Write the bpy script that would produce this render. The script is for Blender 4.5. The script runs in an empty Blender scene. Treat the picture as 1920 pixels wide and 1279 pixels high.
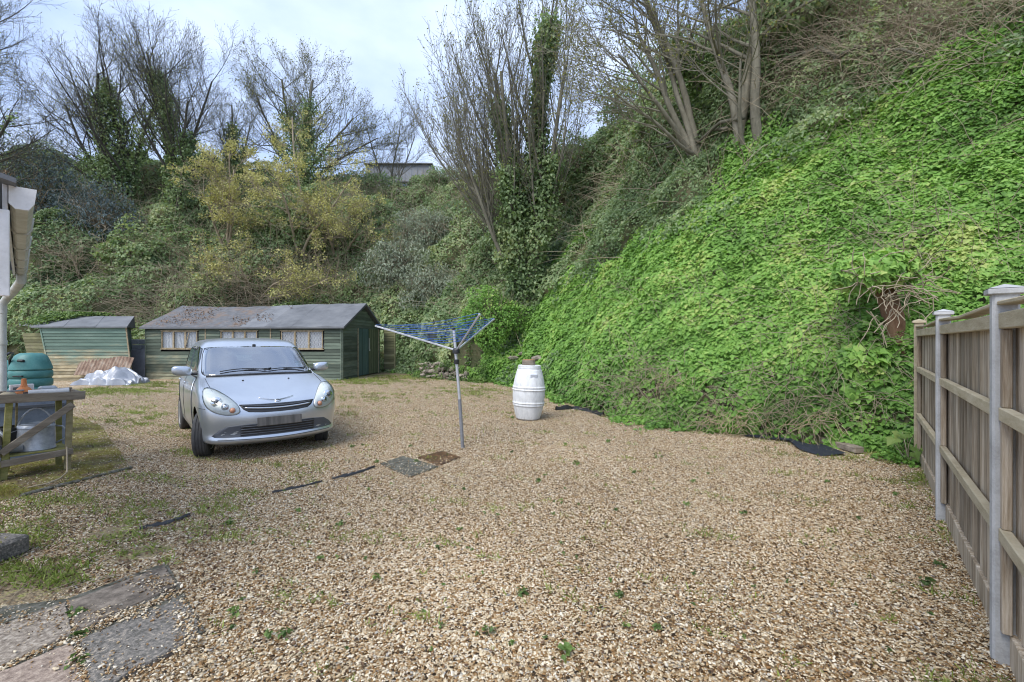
import bpy, bmesh, math, random
import numpy as np
from mathutils import Vector, Matrix
from mathutils.bvhtree import BVHTree

random.seed(7)
RNG = np.random.default_rng(11)
scene = bpy.context.scene
COL = scene.collection

# ---------------------------------------------------------------- camera, light, exposure
FPX, CX, CY, EYE = 853.0, 960.0, 639.5, 1.57
cam_data = bpy.data.cameras.new("camera")
cam_data.sensor_width = 36.0
cam_data.lens = 36.0 * FPX / 1920.0
cam_data.clip_start = 0.05
cam_data.clip_end = 2000.0
cam = bpy.data.objects.new("camera", cam_data)
cam.location = (0, 0, EYE)
cam.rotation_euler = (math.radians(90), 0, 0)
COL.objects.link(cam)
scene.camera = cam

SUN_EL, SUN_AZ = math.radians(52), math.radians(215)      # azimuth clockwise from +Y: behind and left of the camera
world = bpy.data.worlds.new("World")
scene.world = world
world.use_nodes = True
wt = world.node_tree
wt.nodes.clear()
w_out = wt.nodes.new("ShaderNodeOutputWorld")
w_bg = wt.nodes.new("ShaderNodeBackground")
w_sky = wt.nodes.new("ShaderNodeTexSky")
w_sky.sky_type = 'NISHITA'
w_sky.sun_disc = False
w_sky.sun_elevation = SUN_EL
w_sky.sun_rotation = SUN_AZ
w_sky.air_density = 1.0
w_sky.dust_density = 2.0
w_co = wt.nodes.new("ShaderNodeTexCoord")
w_map = wt.nodes.new("ShaderNodeMapping")
w_map.inputs['Scale'].default_value = (1.0, 1.0, 2.2)
w_noise = wt.nodes.new("ShaderNodeTexNoise")
w_noise.inputs['Scale'].default_value = 2.3
w_noise.inputs['Detail'].default_value = 7.0
w_noise.inputs['Roughness'].default_value = 0.5
w_ramp = wt.nodes.new("ShaderNodeValToRGB")
w_ramp.color_ramp.elements[0].position = 0.36
w_ramp.color_ramp.elements[0].color = (0.25, 0.34, 0.54, 1)
w_ramp.color_ramp.elements[1].position = 0.60
w_ramp.color_ramp.elements[1].color = (0.45, 0.53, 0.69, 1)
w_mul = wt.nodes.new("ShaderNodeMix")
w_mul.data_type = 'RGBA'
w_mul.blend_type = 'MULTIPLY'
w_mul.inputs[0].default_value = 1.0
w_mul.inputs[7].default_value = (8.2, 8.2, 8.2, 1)
w_mix = wt.nodes.new("ShaderNodeMix")
w_mix.data_type = 'RGBA'
w_mix.inputs[0].default_value = 0.90
wt.links.new(w_co.outputs['Generated'], w_map.inputs['Vector'])
wt.links.new(w_map.outputs['Vector'], w_noise.inputs['Vector'])
wt.links.new(w_noise.outputs['Fac'], w_ramp.inputs['Fac'])
wt.links.new(w_ramp.outputs['Color'], w_mul.inputs[6])
wt.links.new(w_sky.outputs['Color'], w_mix.inputs[6])
wt.links.new(w_mul.outputs[2], w_mix.inputs[7])
wt.links.new(w_mix.outputs[2], w_bg.inputs['Color'])
w_bg.inputs['Strength'].default_value = 0.105
wt.links.new(w_bg.outputs['Background'], w_out.inputs['Surface'])

sun_data = bpy.data.lights.new("sun", 'SUN')
sun_data.energy = 1.5
sun_data.angle = math.radians(38)
sun_data.color = (1.0, 0.95, 0.86)
sun = bpy.data.objects.new("sun", sun_data)
sd = Vector((math.sin(SUN_AZ) * math.cos(SUN_EL), math.cos(SUN_AZ) * math.cos(SUN_EL), math.sin(SUN_EL)))
sun.rotation_euler = sd.to_track_quat('Z', 'Y').to_euler()
COL.objects.link(sun)

scene.view_settings.view_transform = 'Standard'
scene.view_settings.look = 'None'
scene.view_settings.gamma = 1.0
scene.view_settings.use_curve_mapping = False
scene.view_settings.exposure = 1.32
scene.render.engine = 'CYCLES'
scene.cycles.pixel_filter_type = 'BLACKMAN_HARRIS'
scene.cycles.filter_width = 1.1
cy = scene.cycles
cy.max_bounces = 7
cy.diffuse_bounces = 4
cy.glossy_bounces = 4
cy.transmission_bounces = 5
cy.transparent_max_bounces = 10
cy.use_denoising = True
cy.denoiser = 'OPENIMAGEDENOISE'
cy.denoising_input_passes = 'RGB_ALBEDO_NORMAL'
cy.denoising_prefilter = 'ACCURATE'

# ---------------------------------------------------------------- helpers
def W(px, py, Y):
    """World point seen at photo pixel (px, py) at distance Y."""
    return Vector(((px - CX) / FPX * Y, Y, EYE - (py - CY) / FPX * Y))

def G(px, py, z=0.0):
    """World point on the level z seen at a photo pixel."""
    Y = FPX * (EYE - z) / (py - CY)
    return Vector(((px - CX) / FPX * Y, Y, z))

def proj(P):
    P = np.asarray(P)
    Y = np.maximum(P[..., 1], 0.05)
    return CX + FPX * P[..., 0] / Y, CY - FPX * (P[..., 2] - EYE) / Y

_waves = {}
def wav(P, scale, seed, n=7):
    """Smooth lumpy noise, about -1..1, of points P (n, 3); scale = size of a lump in metres."""
    if seed not in _waves:
        r = np.random.default_rng(seed)
        d = r.normal(size=(n, 3)); d /= np.linalg.norm(d, axis=1)[:, None]
        _waves[seed] = (d, r.uniform(0, 6.28, n), r.uniform(0.6, 1.7, n))
    d, ph, fr = _waves[seed]
    P = np.asarray(P, float)
    out = np.zeros(P.shape[:-1])
    for i in range(n):
        out += np.sin((P @ d[i]) * (fr[i] * math.pi / scale) + ph[i])
    return out / (n ** 0.5) / 1.2

def link(o, parent=None):
    COL.objects.link(o)
    if parent is not None:
        o.parent = parent
    return o

def thing(name, label, cat, loc=(0, 0, 0), rotz=0.0, group=None):
    o = bpy.data.objects.new(name, None)
    o.empty_display_size = 0.2
    o.location = loc
    o.rotation_euler = (0, 0, rotz)
    o['label'] = label
    o['category'] = cat
    if group:
        o['group'] = group
    return link(o)

def tag(o, label=None, cat=None, group=None, kind=None):
    if label: o['label'] = label
    if cat: o['category'] = cat
    if group: o['group'] = group
    if kind: o['kind'] = kind
    return o

def np_mesh(name, V, F, mat, parent=None, smooth=False, attrs=None):
    """V (n,3); F (m,k) faces of one size."""
    V = np.ascontiguousarray(V, dtype=np.float32).reshape(-1, 3)
    F = np.ascontiguousarray(F, dtype=np.int32)
    m, k = F.shape
    me = bpy.data.meshes.new(name)
    me.vertices.add(len(V)); me.vertices.foreach_set("co", V.ravel())
    me.loops.add(m * k); me.loops.foreach_set("vertex_index", F.ravel())
    me.polygons.add(m)
    me.polygons.foreach_set("loop_start", np.arange(m, dtype=np.int32) * k)
    me.polygons.foreach_set("use_smooth", np.full(m, smooth, dtype=bool))
    for an, av in (attrs or {}).items():
        a = me.attributes.new(an, 'FLOAT', 'POINT')
        a.data.foreach_set("value", np.ascontiguousarray(av, dtype=np.float32))
    me.update(calc_edges=True)
    if mat: me.materials.append(mat)
    return link(bpy.data.objects.new(name, me), parent)

class MB:
    """Collects simple shapes; build() links them as one mesh object."""
    def __init__(self):
        self.v, self.f = [], []
    def add(self, vs, fs):
        b = len(self.v)
        self.v.extend([tuple(p) for p in vs])
        self.f.extend([tuple(i + b for i in f) for f in fs])
        return self
    def box(self, c, s, M=None, ch=0.0):
        """Box of size s centred at c, edges chamfered by ch; M is an optional rotation about c."""
        x, y, z = s[0] / 2, s[1] / 2, s[2] / 2
        ch = min(ch, x * .9, y * .9, z * .9)
        vs, fs = [], []
        if ch <= 0:
            vs = [(sx * x, sy * y, sz * z) for sx in (-1, 1) for sy in (-1, 1) for sz in (-1, 1)]
            fs = [(0, 1, 3, 2), (4, 6, 7, 5), (0, 4, 5, 1), (2, 3, 7, 6), (0, 2, 6, 4), (1, 5, 7, 3)]
        else:
            idx = {}
            for sx in (-1, 1):
                for sy in (-1, 1):
                    for sz in (-1, 1):
                        for a in range(3):
                            p = [sx * (x - ch), sy * (y - ch), sz * (z - ch)]
                            p[a] = (sx * x, sy * y, sz * z)[a]
                            idx[(sx, sy, sz, a)] = len(vs); vs.append(p)
            q = lambda l: fs.append(tuple(idx[i] for i in l))
            for a in range(3):
                b, c2 = (a + 1) % 3, (a + 2) % 3
                for s1 in (-1, 1):
                    def K(sb, sc, ax):
                        t = [0, 0, 0]; t[a], t[b], t[c2] = s1, sb, sc
                        return (*t, ax)
                    l = [K(-1, -1, a), K(1, -1, a), K(1, 1, a), K(-1, 1, a)]
                    q(l if s1 > 0 else l[::-1])
                for sb in (-1, 1):
                    for sc in (-1, 1):
                        def K2(sa, ax):
                            t = [0, 0, 0]; t[a], t[b], t[c2] = sa, sb, sc
                            return (*t, ax)
                        l = [K2(-1, b), K2(1, b), K2(1, c2), K2(-1, c2)]
                        q(l if sb * sc > 0 else l[::-1])
            for sx in (-1, 1):
                for sy in (-1, 1):
                    for sz in (-1, 1):
                        l = [(sx, sy, sz, 0), (sx, sy, sz, 1), (sx, sy, sz, 2)]
                        q(l if sx * sy * sz > 0 else l[::-1])
        if M is not None:
            vs = [M @ Vector(p) for p in vs]
        return self.add([(p[0] + c[0], p[1] + c[1], p[2] + c[2]) for p in vs], fs)
    def beam(self, a, b, w, t, up=(0, 0, 1), ch=0.004):
        """Rectangular bar from a to b: width w along 'up', thickness t across."""
        a, b = Vector(a), Vector(b)
        d = (b - a).normalized()
        u = Vector(up) - d * Vector(up).dot(d)
        u = u.normalized() if u.length > 1e-5 else d.orthogonal().normalized()
        s = d.cross(u)
        M = Matrix((d, s, u)).transposed()
        return self.box((a + b) / 2, ((b - a).length, t, w), M, ch)
    def tube(self, pts, r, k=8, cap=True):
        pts = [Vector(p) for p in pts]
        n = len(pts)
        rr = r if isinstance(r, (list, tuple)) else [r] * n
        t0 = (pts[1] - pts[0]).normalized()
        a = t0.orthogonal().normalized()
        vs, fs = [], []
        for i, p in enumerate(pts):
            t = (pts[min(i + 1, n - 1)] - pts[max(i - 1, 0)]).normalized()
            a = (a - t * a.dot(t)).normalized()
            b = t.cross(a)
            for j in range(k):
                an = 2 * math.pi * j / k
                vs.append(p + (a * math.cos(an) + b * math.sin(an)) * rr[i])
        for i in range(n - 1):
            for j in range(k):
                fs.append((i * k + j, i * k + (j + 1) % k, (i + 1) * k + (j + 1) % k, (i + 1) * k + j))
        if cap:
            fs.append(tuple(range(k))[::-1]); fs.append(tuple((n - 1) * k + j for j in range(k)))
        return self.add(vs, fs)
    def lathe(self, prof, k=24, c=(0, 0, 0), M=None, sx=1.0, sy=1.0):
        """prof: list of (radius, z)."""
        vs, fs = [], []
        for r, z in prof:
            for j in range(k):
                an = 2 * math.pi * j / k
                p = Vector((r * math.cos(an) * sx, r * math.sin(an) * sy, z))
                if M is not None: p = M @ p
                vs.append(p + Vector(c))
        for i in range(len(prof) - 1):
            for j in range(k):
                fs.append((i * k + j, i * k + (j + 1) % k, (i + 1) * k + (j + 1) % k, (i + 1) * k + j))
        if prof[0][0] > 1e-4: fs.append(tuple(range(k))[::-1])
        if prof[-1][0] > 1e-4: fs.append(tuple((len(prof) - 1) * k + j for j in range(k)))
        return self.add(vs, fs)
    def prism(self, poly, z0, z1):
        """Vertical prism over a list of (x, y)."""
        n = len(poly)
        vs = [(x, y, z0) for x, y in poly] + [(x, y, z1) for x, y in poly]
        fs = [tuple(range(n))[::-1], tuple(range(n, 2 * n))]
        fs += [(i, (i + 1) % n, n + (i + 1) % n, n + i) for i in range(n)]
        return self.add(vs, fs)
    def build(self, name, mat, parent=None, smooth=False, loc=None):
        me = bpy.data.meshes.new(name)
        me.from_pydata(self.v, [], self.f)
        bm = bmesh.new(); bm.from_mesh(me)
        bmesh.ops.recalc_face_normals(bm, faces=bm.faces)
        bm.to_mesh(me); bm.free()
        if smooth:
            me.polygons.foreach_set("use_smooth", [True] * len(me.polygons))
            if smooth == 'auto':
                try: me.set_sharp_from_angle(angle=math.radians(40))
                except Exception: pass
        if mat: me.materials.append(mat)
        o = bpy.data.objects.new(name, me)
        if loc is not None: o.location = loc
        return link(o, parent)

# ---------------------------------------------------------------- materials
class NT:
    def __init__(self, name):
        self.m = bpy.data.materials.new(name)
        self.m.use_nodes = True
        self.t = self.m.node_tree
        self.b = self.t.nodes["Principled BSDF"]
        self.out = self.t.nodes["Material Output"]
    def n(self, typ, **kw):
        nd = self.t.nodes.new("ShaderNode" + typ)
        for k, v in kw.items():
            if k in nd.inputs.keys(): 
                if hasattr(v, 'is_output'): self.t.links.new(v, nd.inputs[k])
                else: nd.inputs[k].default_value = v
            else: setattr(nd, k, v)
        return nd
    def l(self, a, b): self.t.links.new(a, b)
    def coord(self, scale=(1, 1, 1), kind='Object', rot=(0, 0, 0)):
        c = self.n('TexCoord')
        mp = self.n('Mapping')
        mp.inputs['Scale'].default_value = scale
        mp.inputs['Rotation'].default_value = rot
        self.l(c.outputs[kind], mp.inputs['Vector'])
        return mp.outputs['Vector']
    def noise(self, vec, scale, detail=5, rough=.6, dist=0.0):
        nd = self.n('TexNoise')
        nd.inputs['Scale'].default_value = scale
        nd.inputs['Detail'].default_value = detail
        nd.inputs['Roughness'].default_value = rough
        nd.inputs['Distortion'].default_value = dist
        self.l(vec, nd.inputs['Vector'])
        return nd.outputs['Fac']
    def ramp(self, fac, stops, mode='LINEAR'):
        nd = self.n('ValToRGB')
        cr = nd.color_ramp
        cr.interpolation = mode
        while len(cr.elements) < len(stops): cr.elements.new(0.5)
        for e, (p, c) in zip(cr.elements, stops):
            e.position = p
            e.color = (*c, 1) if len(c) == 3 else c
        self.l(fac, nd.inputs['Fac'])
        return nd.outputs['Color']
    def mix(self, fac, a, b, blend='MIX'):
        nd = self.n('Mix', data_type='RGBA', blend_type=blend)
        for s, v in ((0, fac), (6, a), (7, b)):
            if hasattr(v, 'is_output'): self.l(v, nd.inputs[s])
            else: nd.inputs[s].default_value = v if s == 0 else ((*v, 1) if len(v) == 3 else v)
        return nd.outputs[2]
    def math(self, op, a, b=0.0):
        nd = self.n('Math', operation=op)
        for i, v in enumerate((a, b)):
            if hasattr(v, 'is_output'): self.l(v, nd.inputs[i])
            else: nd.inputs[i].default_value = v
        return nd.outputs[0]
    def attr(self, name):
        return self.n('Attribute', attribute_name=name).outputs['Fac']
    def rand(self):
        return self.n('ObjectInfo').outputs['Random']
    def bump(self, h, strength=.4, dist=.01):
        nd = self.n('Bump')
        nd.inputs['Strength'].default_value = strength
        nd.inputs['Distance'].default_value = dist
        self.l(h, nd.inputs['Height'])
        self.l(nd.outputs['Normal'], self.b.inputs['Normal'])
        return self
    def base(self, c, rough=.7, metal=0.0, spec=.4):
        for k, v in (('Base Color', c), ('Roughness', rough), ('Metallic', metal), ('Specular IOR Level', spec)):
            if hasattr(v, 'is_output'): self.l(v, self.b.inputs[k])
            else: self.b.inputs[k].default_value = (*v, 1) if k == 'Base Color' else v
        return self

def mat_worn(name, stops, scale=6.0, rough=.75, metal=0.0, bump=.4, bdist=.01, fine=40.0, stretch=(1, 1, 1), spec=.35, vary=.25):
    """Two-scale noise over a colour ramp, with fine bump and a per-object value shift."""
    t = NT(name)
    v = t.coord(stretch)
    a = t.noise(v, scale, 6, .62)
    b = t.noise(v, fine, 4, .65)
    f = t.math('ADD', t.math('MULTIPLY', a, .72), t.math('MULTIPLY', b, .28))
    c = t.ramp(f, stops)
    if vary:
        r = t.math('ADD', t.math('MULTIPLY', t.rand(), vary), 1 - vary / 2)
        hv = t.n('HueSaturation'); t.l(c, hv.inputs['Color']); t.l(r, hv.inputs['Value'])
        c = hv.outputs['Color']
    t.base(c, rough, metal, spec)
    t.bump(t.math('ADD', b, a), bump, bdist)
    return t.m

def mat_plain(name, c, rough=.5, metal=0.0, spec=.5, coat=0.0, dirt=.12, scale=9.0):
    t = NT(name)
    v = t.coord()
    n = t.noise(v, scale, 5, .6)
    k = t.ramp(n, [(.3, tuple(x * (1 - dirt) for x in c)), (.7, c)])
    t.base(k, rough, metal, spec)
    t.b.inputs['Coat Weight'].default_value = coat
    t.bump(t.noise(v, scale * 14, 3, .5), .08, .002)
    return t.m

def mat_leaf(name, stops, trans=.28, rough=.5, spec=.3):
    t = NT(name)
    c = t.ramp(t.attr('rnd'), stops)
    t.base(c, rough, 0, spec)
    tr = t.n('BsdfTranslucent'); t.l(t.mix(1.0, c, (1.25, 1.3, .7), 'MULTIPLY'), tr.inputs['Color'])
    mx = t.n('MixShader'); mx.inputs[0].default_value = trans
    t.l(t.b.outputs[0], mx.inputs[1]); t.l(tr.outputs[0], mx.inputs[2])
    t.l(mx.outputs[0], t.out.inputs['Surface'])
    return t.m

M_ivy_bright = mat_leaf("bright_ivy", [(0, (.054, .108, .034)), (.16, (.094, .190, .046)), (.4, (.138, .275, .058)), (.65, (.205, .380, .082)), (.88, (.285, .460, .110)), (1, (.41, .49, .16))], .3, .5, .3)
M_ivy_dark = mat_leaf("dark_ivy", [(0, (.06, .10, .05)), (.3, (.135, .205, .095)), (.55, (.215, .305, .145)), (.8, (.30, .38, .205)), (1, (.40, .44, .23))], .38, .45, .35)
M_silver_leaf = mat_leaf("silver_leaf", [(0, (.11, .13, .10)), (.4, (.26, .305, .235)), (.75, (.37, .42, .33)), (1, (.45, .48, .34))], .2, .6)
M_blue_leaf = mat_leaf("blue_leaf", [(0, (.045, .065, .07)), (.4, (.11, .155, .165)), (.75, (.19, .245, .26)), (1, (.28, .31, .27))], .15, .5)
M_yellow_leaf = mat_leaf("yellow_leaf", [(0, (.17, .17, .07)), (.35, (.34, .335, .13)), (.7, (.50, .475, .20)), (1, (.64, .60, .30))], .3, .55)
M_fresh_leaf = mat_leaf("fresh_leaf", [(0, (.035, .06, .024)), (.35, (.085, .145, .045)), (.7, (.155, .245, .07)), (1, (.27, .35, .11))], .3, .5)
M_grass = mat_leaf("grass_blade", [(0, (.10, .11, .03)), (.4, (.18, .24, .05)), (.75, (.28, .35, .085)), (1, (.44, .42, .20))], .25, .6)
M_moss = mat_leaf("moss_blade", [(0, (.12, .09, .03)), (.4, (.21, .19, .04)), (.75, (.29, .28, .06)), (1, (.33, .27, .12))], .2, .7)
M_litter = mat_leaf("dead_leaf", [(0, (.06, .035, .022)), (.5, (.155, .095, .06)), (1, (.27, .18, .115))], .1, .8)

def mat_bark(name, stops, scale=5.0):
    return mat_worn(name, stops, scale, .85, 0, .5, .02, 30, (1, 1, .35), .2, .15)
M_twig_grey = mat_bark("grey_bark", [(.3, (.07, .068, .05)), (.5, (.135, .13, .10)), (.75, (.23, .22, .18))])
M_twig_dark = mat_bark("dark_bark", [(.3, (.04, .042, .036)), (.5, (.075, .073, .062)), (.75, (.13, .125, .10))])
M_twig_tan = mat_bark("tan_bark", [(.3, (.20, .165, .115)), (.5, (.35, .295, .215)), (.75, (.50, .44, .335))])
M_trunk = mat_bark("pale_bark", [(.25, (.09, .088, .066)), (.5, (.185, .175, .135)), (.72, (.30, .285, .23))])
M_deadwood = mat_bark("dead_wood", [(.25, (.09, .05, .03)), (.5, (.22, .13, .08)), (.75, (.36, .25, .16))])
M_bud = mat_leaf("bud_leaf", [(0, (.10, .08, .035)), (.5, (.19, .19, .06)), (1, (.30, .31, .09))], .25, .6)

M_conc = mat_worn("concrete", [(.25, (.22, .22, .22)), (.5, (.40, .41, .42)), (.75, (.52, .53, .54))], 5, .85, 0, .35, .006, 90)
M_concrete_dark = mat_worn("mossy_concrete", [(.36, (.04, .042, .03)), (.47, (.085, .085, .065)), (.58, (.16, .155, .135)), (.70, (.32, .30, .26))], 14, .9, 0, .6, .01, 70)
M_stone = mat_worn("wall_stone", [(.25, (.10, .085, .07)), (.5, (.27, .235, .195)), (.75, (.44, .395, .34))], 7, .9, 0, .7, .02, 30, vary=.6)
M_fence_wood = mat_worn("weathered_board", [(.32, (.12, .09, .062)), (.45, (.27, .215, .155)), (.56, (.41, .35, .275)), (.70, (.60, .54, .45))], 13, .85, 0, .7, .008, 70, (1.8, 1.8, .10), .25, .8)
M_rail_wood = mat_worn("fence_rail", [(.25, (.25, .205, .135)), (.5, (.42, .365, .26)), (.78, (.56, .51, .40))], 7, .85, 0, .5, .006, 70, (.5, .5, 2.5), .25, .2)
M_bench_wood = mat_worn("damp_wood", [(.3, (.13, .11, .05)), (.5, (.25, .215, .12)), (.75, (.38, .34, .23))], 8, .85, 0, .5, .006, 60, (.6, 1.5, 1.5), .25, .35)
M_bench_grey = mat_worn("grey_wood", [(.3, (.11, .095, .075)), (.5, (.235, .20, .16)), (.75, (.38, .34, .28))], 8, .85, 0, .5, .006, 60, (.35, 1.5, 2.5), .25, .35)
M_moss_wood = mat_worn("mossy_wood", [(.3, (.12, .125, .04)), (.5, (.24, .23, .085)), (.75, (.36, .33, .18))], 10, .9, 0, .5, .008, 60, (.6, 1.5, 1.5), .2, .3)
M_black_plastic = mat_plain("black_plastic", (.018, .019, .021), .45)
M_membrane = mat_worn("weed_membrane", [(.3, (.012, .016, .026)), (.6, (.03, .036, .05)), (.8, (.07, .07, .075))], 12, .55, 0, .5, .01, 120)
M_galv = mat_worn("galvanised_steel", [(.3, (.24, .26, .30)), (.5, (.38, .41, .45)), (.75, (.52, .55, .60))], 16, .45, .55, .12, .002, 60, vary=.1)
M_alu = mat_worn("aluminium", [(.3, (.50, .52, .56)), (.7, (.68, .70, .74))], 20, .38, .6, .05, .001, 80, vary=0)
M_alu_grey = mat_worn("grey_steel", [(.3, (.20, .21, .235)), (.7, (.31, .325, .355))], 16, .45, .4, .1, .001, 80, vary=0)
# ---------------------------------------------------------------- the bank (a loft between its foot and its crest)
FOOT = [(9.5, 0.5), (7.6, 2.6), (6.1, 5.0), (5.05, 6.6), (3.8, 7.75), (2.85, 8.5), (2.0, 9.8), (1.3, 12.6), (0.35, 16.2), (-2.2, 18.9), (-4.6, 21.6), (-7.5, 24.0), (-14, 23.0), (-24, 21.0), (-36, 19.5)]
CREST = [(17, 2.5), (15.5, 5.5), (14.0, 8.2), (12.6, 10.4), (11.2, 12.2), (10.0, 13.8), (9.1, 15.8), (8.0, 18.6), (6.3, 23.2), (4.0, 30), (-1.0, 33.5), (-7.0, 34), (-14, 33.5), (-24, 32), (-36, 31)]
CREST_Z = [13.0, 13.2, 13.4, 13.5, 13.5, 13.5, 13.5, 13.5, 13.5, 13.4, 13.3, 13.3, 13.4, 14.0, 14.5]
NU, NS = 440, 116
def _curve(pts, n):
    pts = np.array(pts, float)
    t = np.linspace(0, len(pts) - 1, n)
    k = np.arange(len(pts))
    out = np.stack([np.interp(t, k, pts[:, i]) for i in range(pts.shape[1])], 1)
    w = np.hanning(41); w /= w.sum()
    pad = np.pad(out, ((20, 20), (0, 0)), mode='edge')
    return np.stack([np.convolve(pad[:, i], w, 'valid') for i in range(pts.shape[1])], 1)
F_U = _curve(FOOT, NU)
C_U = _curve([(x, y, z) for (x, y), z in zip(CREST, CREST_Z)], NU)
ss = np.concatenate([np.linspace(0, 1, 96), 1 + np.linspace(0.02, 1.9, NS - 96) ** 1.5])
prof_s = np.clip(ss, 0, None)
def _prof(s):
    z = np.where(s < 1, 1.10 * s ** .93 - .10 * s ** 3, 1.0 + .03 * (s - 1))
    return z
HP = np.zeros((NU, NS, 3))
for j, s in enumerate(ss):
    HP[:, j, 0] = F_U[:, 0] + (C_U[:, 0] - F_U[:, 0]) * s
    HP[:, j, 1] = F_U[:, 1] + (C_U[:, 1] - F_U[:, 1]) * s
    HP[:, j, 2] = C_U[:, 2] * _prof(s)
def _normals(P):
    du = np.gradient(P, axis=0); ds = np.gradient(P, axis=1)
    n = np.cross(ds, du)
    n /= np.linalg.norm(n, axis=2)[..., None] + 1e-9
    n[n[..., 2] < 0] *= -1
    return n
HN = _normals(HP)
edge = np.clip(ss / .06, 0, 1)[None, :]
far = np.clip((HP[..., 1] - 9) / 12, 0, 1)
disp = (wav(HP, 3.4, 1) * (.22 + .5 * far) + wav(HP, 1.3, 2) * (.10 + .18 * far) + wav(HP, .55, 3) * .05) * edge
HP = HP + HN * disp[..., None]
HP[:, 0, 2] = -0.15
HN = _normals(HP)
ii, jj = np.meshgrid(np.arange(NU - 1), np.arange(NS - 1), indexing='ij')
q = (ii * NS + jj).ravel()
HF = np.stack([q, q + 1, q + NS + 1, q + NS], 1)
_soil = NT("bank_soil")
_v = _soil.coord()
_soil.base(_soil.ramp(_soil.noise(_v, 1.6, 8, .65), [(.3, (.07, .085, .042)), (.5, (.125, .13, .07)), (.62, (.17, .155, .095)), (.8, (.10, .14, .06))]), .95, 0, .1)
_soil.bump(_soil.noise(_v, 9, 5, .7), .8, .06)
hillside = np_mesh("hillside", HP.reshape(-1, 3), HF, _soil.m, smooth=True)
hillside['kind'] = 'structure'
HILL_BVH = BVHTree.FromPolygons([tuple(p) for p in HP.reshape(-1, 3)], [tuple(f) for f in HF])

def hill_hit(px, py):
    d = Vector(((px - CX) / FPX, 1.0, -(py - CY) / FPX)).normalized()
    loc, nor, i, dist = HILL_BVH.ray_cast(Vector((0, 0, EYE)), d)
    while loc is None and py < 700:                                   # over the crest: the nearest bank point below
        py += 6
        d = Vector(((px - CX) / FPX, 1.0, -(py - CY) / FPX)).normalized()
        loc, nor, i, dist = HILL_BVH.ray_cast(Vector((0, 0, EYE)), d)
    return loc

def hill_drop(x, y):
    loc, nor, i, dist = HILL_BVH.ray_cast(Vector((x, y, 60)), Vector((0, 0, -1)))
    return loc if loc is not None else Vector((x, y, 0))

# cells of the bank, for scattering
_a = HP[:-1, :-1]; _b = HP[1:, :-1]; _c = HP[:-1, 1:]; _d = HP[1:, 1:]
CELL_A = np.linalg.norm(np.cross(_b - _a, _c - _a), axis=2)
CELL_C = (_a + _b + _c + _d) / 4
def hill_scatter(n, weight, rng=RNG):
    """n random points of the bank, denser where weight (per cell) is larger: points, normals."""
    w = (CELL_A * weight).ravel(); w = w / w.sum()
    ci = rng.choice(len(w), n, p=w)
    i, j = ci // (NS - 1), ci % (NS - 1)
    a, b = rng.random((n, 1)), rng.random((n, 1))
    P = (1 - a) * (1 - b) * HP[i, j] + a * (1 - b) * HP[i + 1, j] + (1 - a) * b * HP[i, j + 1] + a * b * HP[i + 1, j + 1]
    N = HN[i, j]
    return P, N
CELL_PX, CELL_PY = proj(CELL_C)
CELL_S = np.broadcast_to((ss[:-1])[None, :], CELL_PX.shape)
# where the fresh pale ivy ends and the dark ivy begins, along the bank
_bx = [900, 960, 1010, 1100, 1200, 1330, 1400, 1500, 1570, 1700, 1800, 1920, 2300]
_by = [690, 650, 585, 515, 470, 400, 330, 285, 215, 150, 110, 40, -220]
def bright_zone(px, py, soft=30.0):
    return np.clip((py - np.interp(px, _bx, _by)) / soft + .5, 0, 1) * np.clip((px - 890) / 60, 0, 1)
IN_VIEW = ((CELL_PX > -250) & (CELL_PX < 2250) & (CELL_PY > -300) & (CELL_PY < 1000) & (CELL_C[..., 1] > 2.0)).astype(float)

# ---------------------------------------------------------------- ground
def blob_mask(px, py, blobs):
    m = np.zeros(np.shape(px))
    for bx, by, rx, ry, w in blobs:
        m = np.maximum(m, w * np.exp(-(((px - bx) / rx) ** 2 + ((py - by) / ry) ** 2)))
    return m
GRASS_BLOBS = [(40, 1000, 150, 55, .95), (190, 1010, 150, 60, .75), (40, 1095, 150, 45, 1), (200, 1050, 90, 35, .7), (300, 965, 120, 28, .6), (440, 930, 100, 20, .62),
    (520, 905, 60, 14, .4), (390, 1010, 90, 40, .42), (190, 735, 150, 9, .95), (300, 722, 90, 6, .7), (680, 716, 110, 7, .95), (760, 700, 80, 14, 1), (880, 735, 90, 12, .7), (820, 779, 90, 4, .6), (930, 776, 60, 5, .4),
    (330, 850, 40, 10, .6), (260, 800, 60, 30, .5), (240, 900, 80, 25, .6), (1750, 905, 60, 45, .95), (1690, 862, 80, 16, .9), (1790, 1010, 25, 30, .6), (1500, 860, 160, 14, .25), (1850, 1160, 20, 30, .4), (1000, 700, 60, 40, .6), (610, 990, 60, 20, .25), (250, 780, 70, 22, .62), (300, 815, 45, 22, .5), (520, 875, 110, 12, .42), (690, 745, 140, 10, .45), (110, 940, 120, 22, .8), (640, 770, 40, 12, .4), (330, 900, 90, 14, .45)]
xs = np.concatenate([[-260, -120, -60], np.arange(-26, 9.01, .14), [14, 30, 80, 260]])
ys = np.concatenate([[-60, -20, -5, 0], np.arange(1.2, 25.01, .13), [32, 60, 120, 300]])
gx, gy = np.meshgrid(xs, ys, indexing='ij')
gp = np.stack([gx, gy, np.zeros_like(gx)], -1)
gpx, gpy = proj(gp)
foot_d = np.full(gx.shape, 99.0)
for k in range(0, NU, 4):
    foot_d = np.minimum(foot_d, np.hypot(gx - F_U[k, 0], gy - F_U[k, 1]))
moss = blob_mask(gpx, gpy, GRASS_BLOBS) * (gy > 1.2)
moss = np.maximum(moss, .75 * np.exp(-(foot_d / .5) ** 2))
moss = np.clip(moss + wav(gp, .45, 21) * .20 * (moss > .08) + wav(gp, .16, 22) * .12 * (moss > .08), 0, 1)
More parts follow.
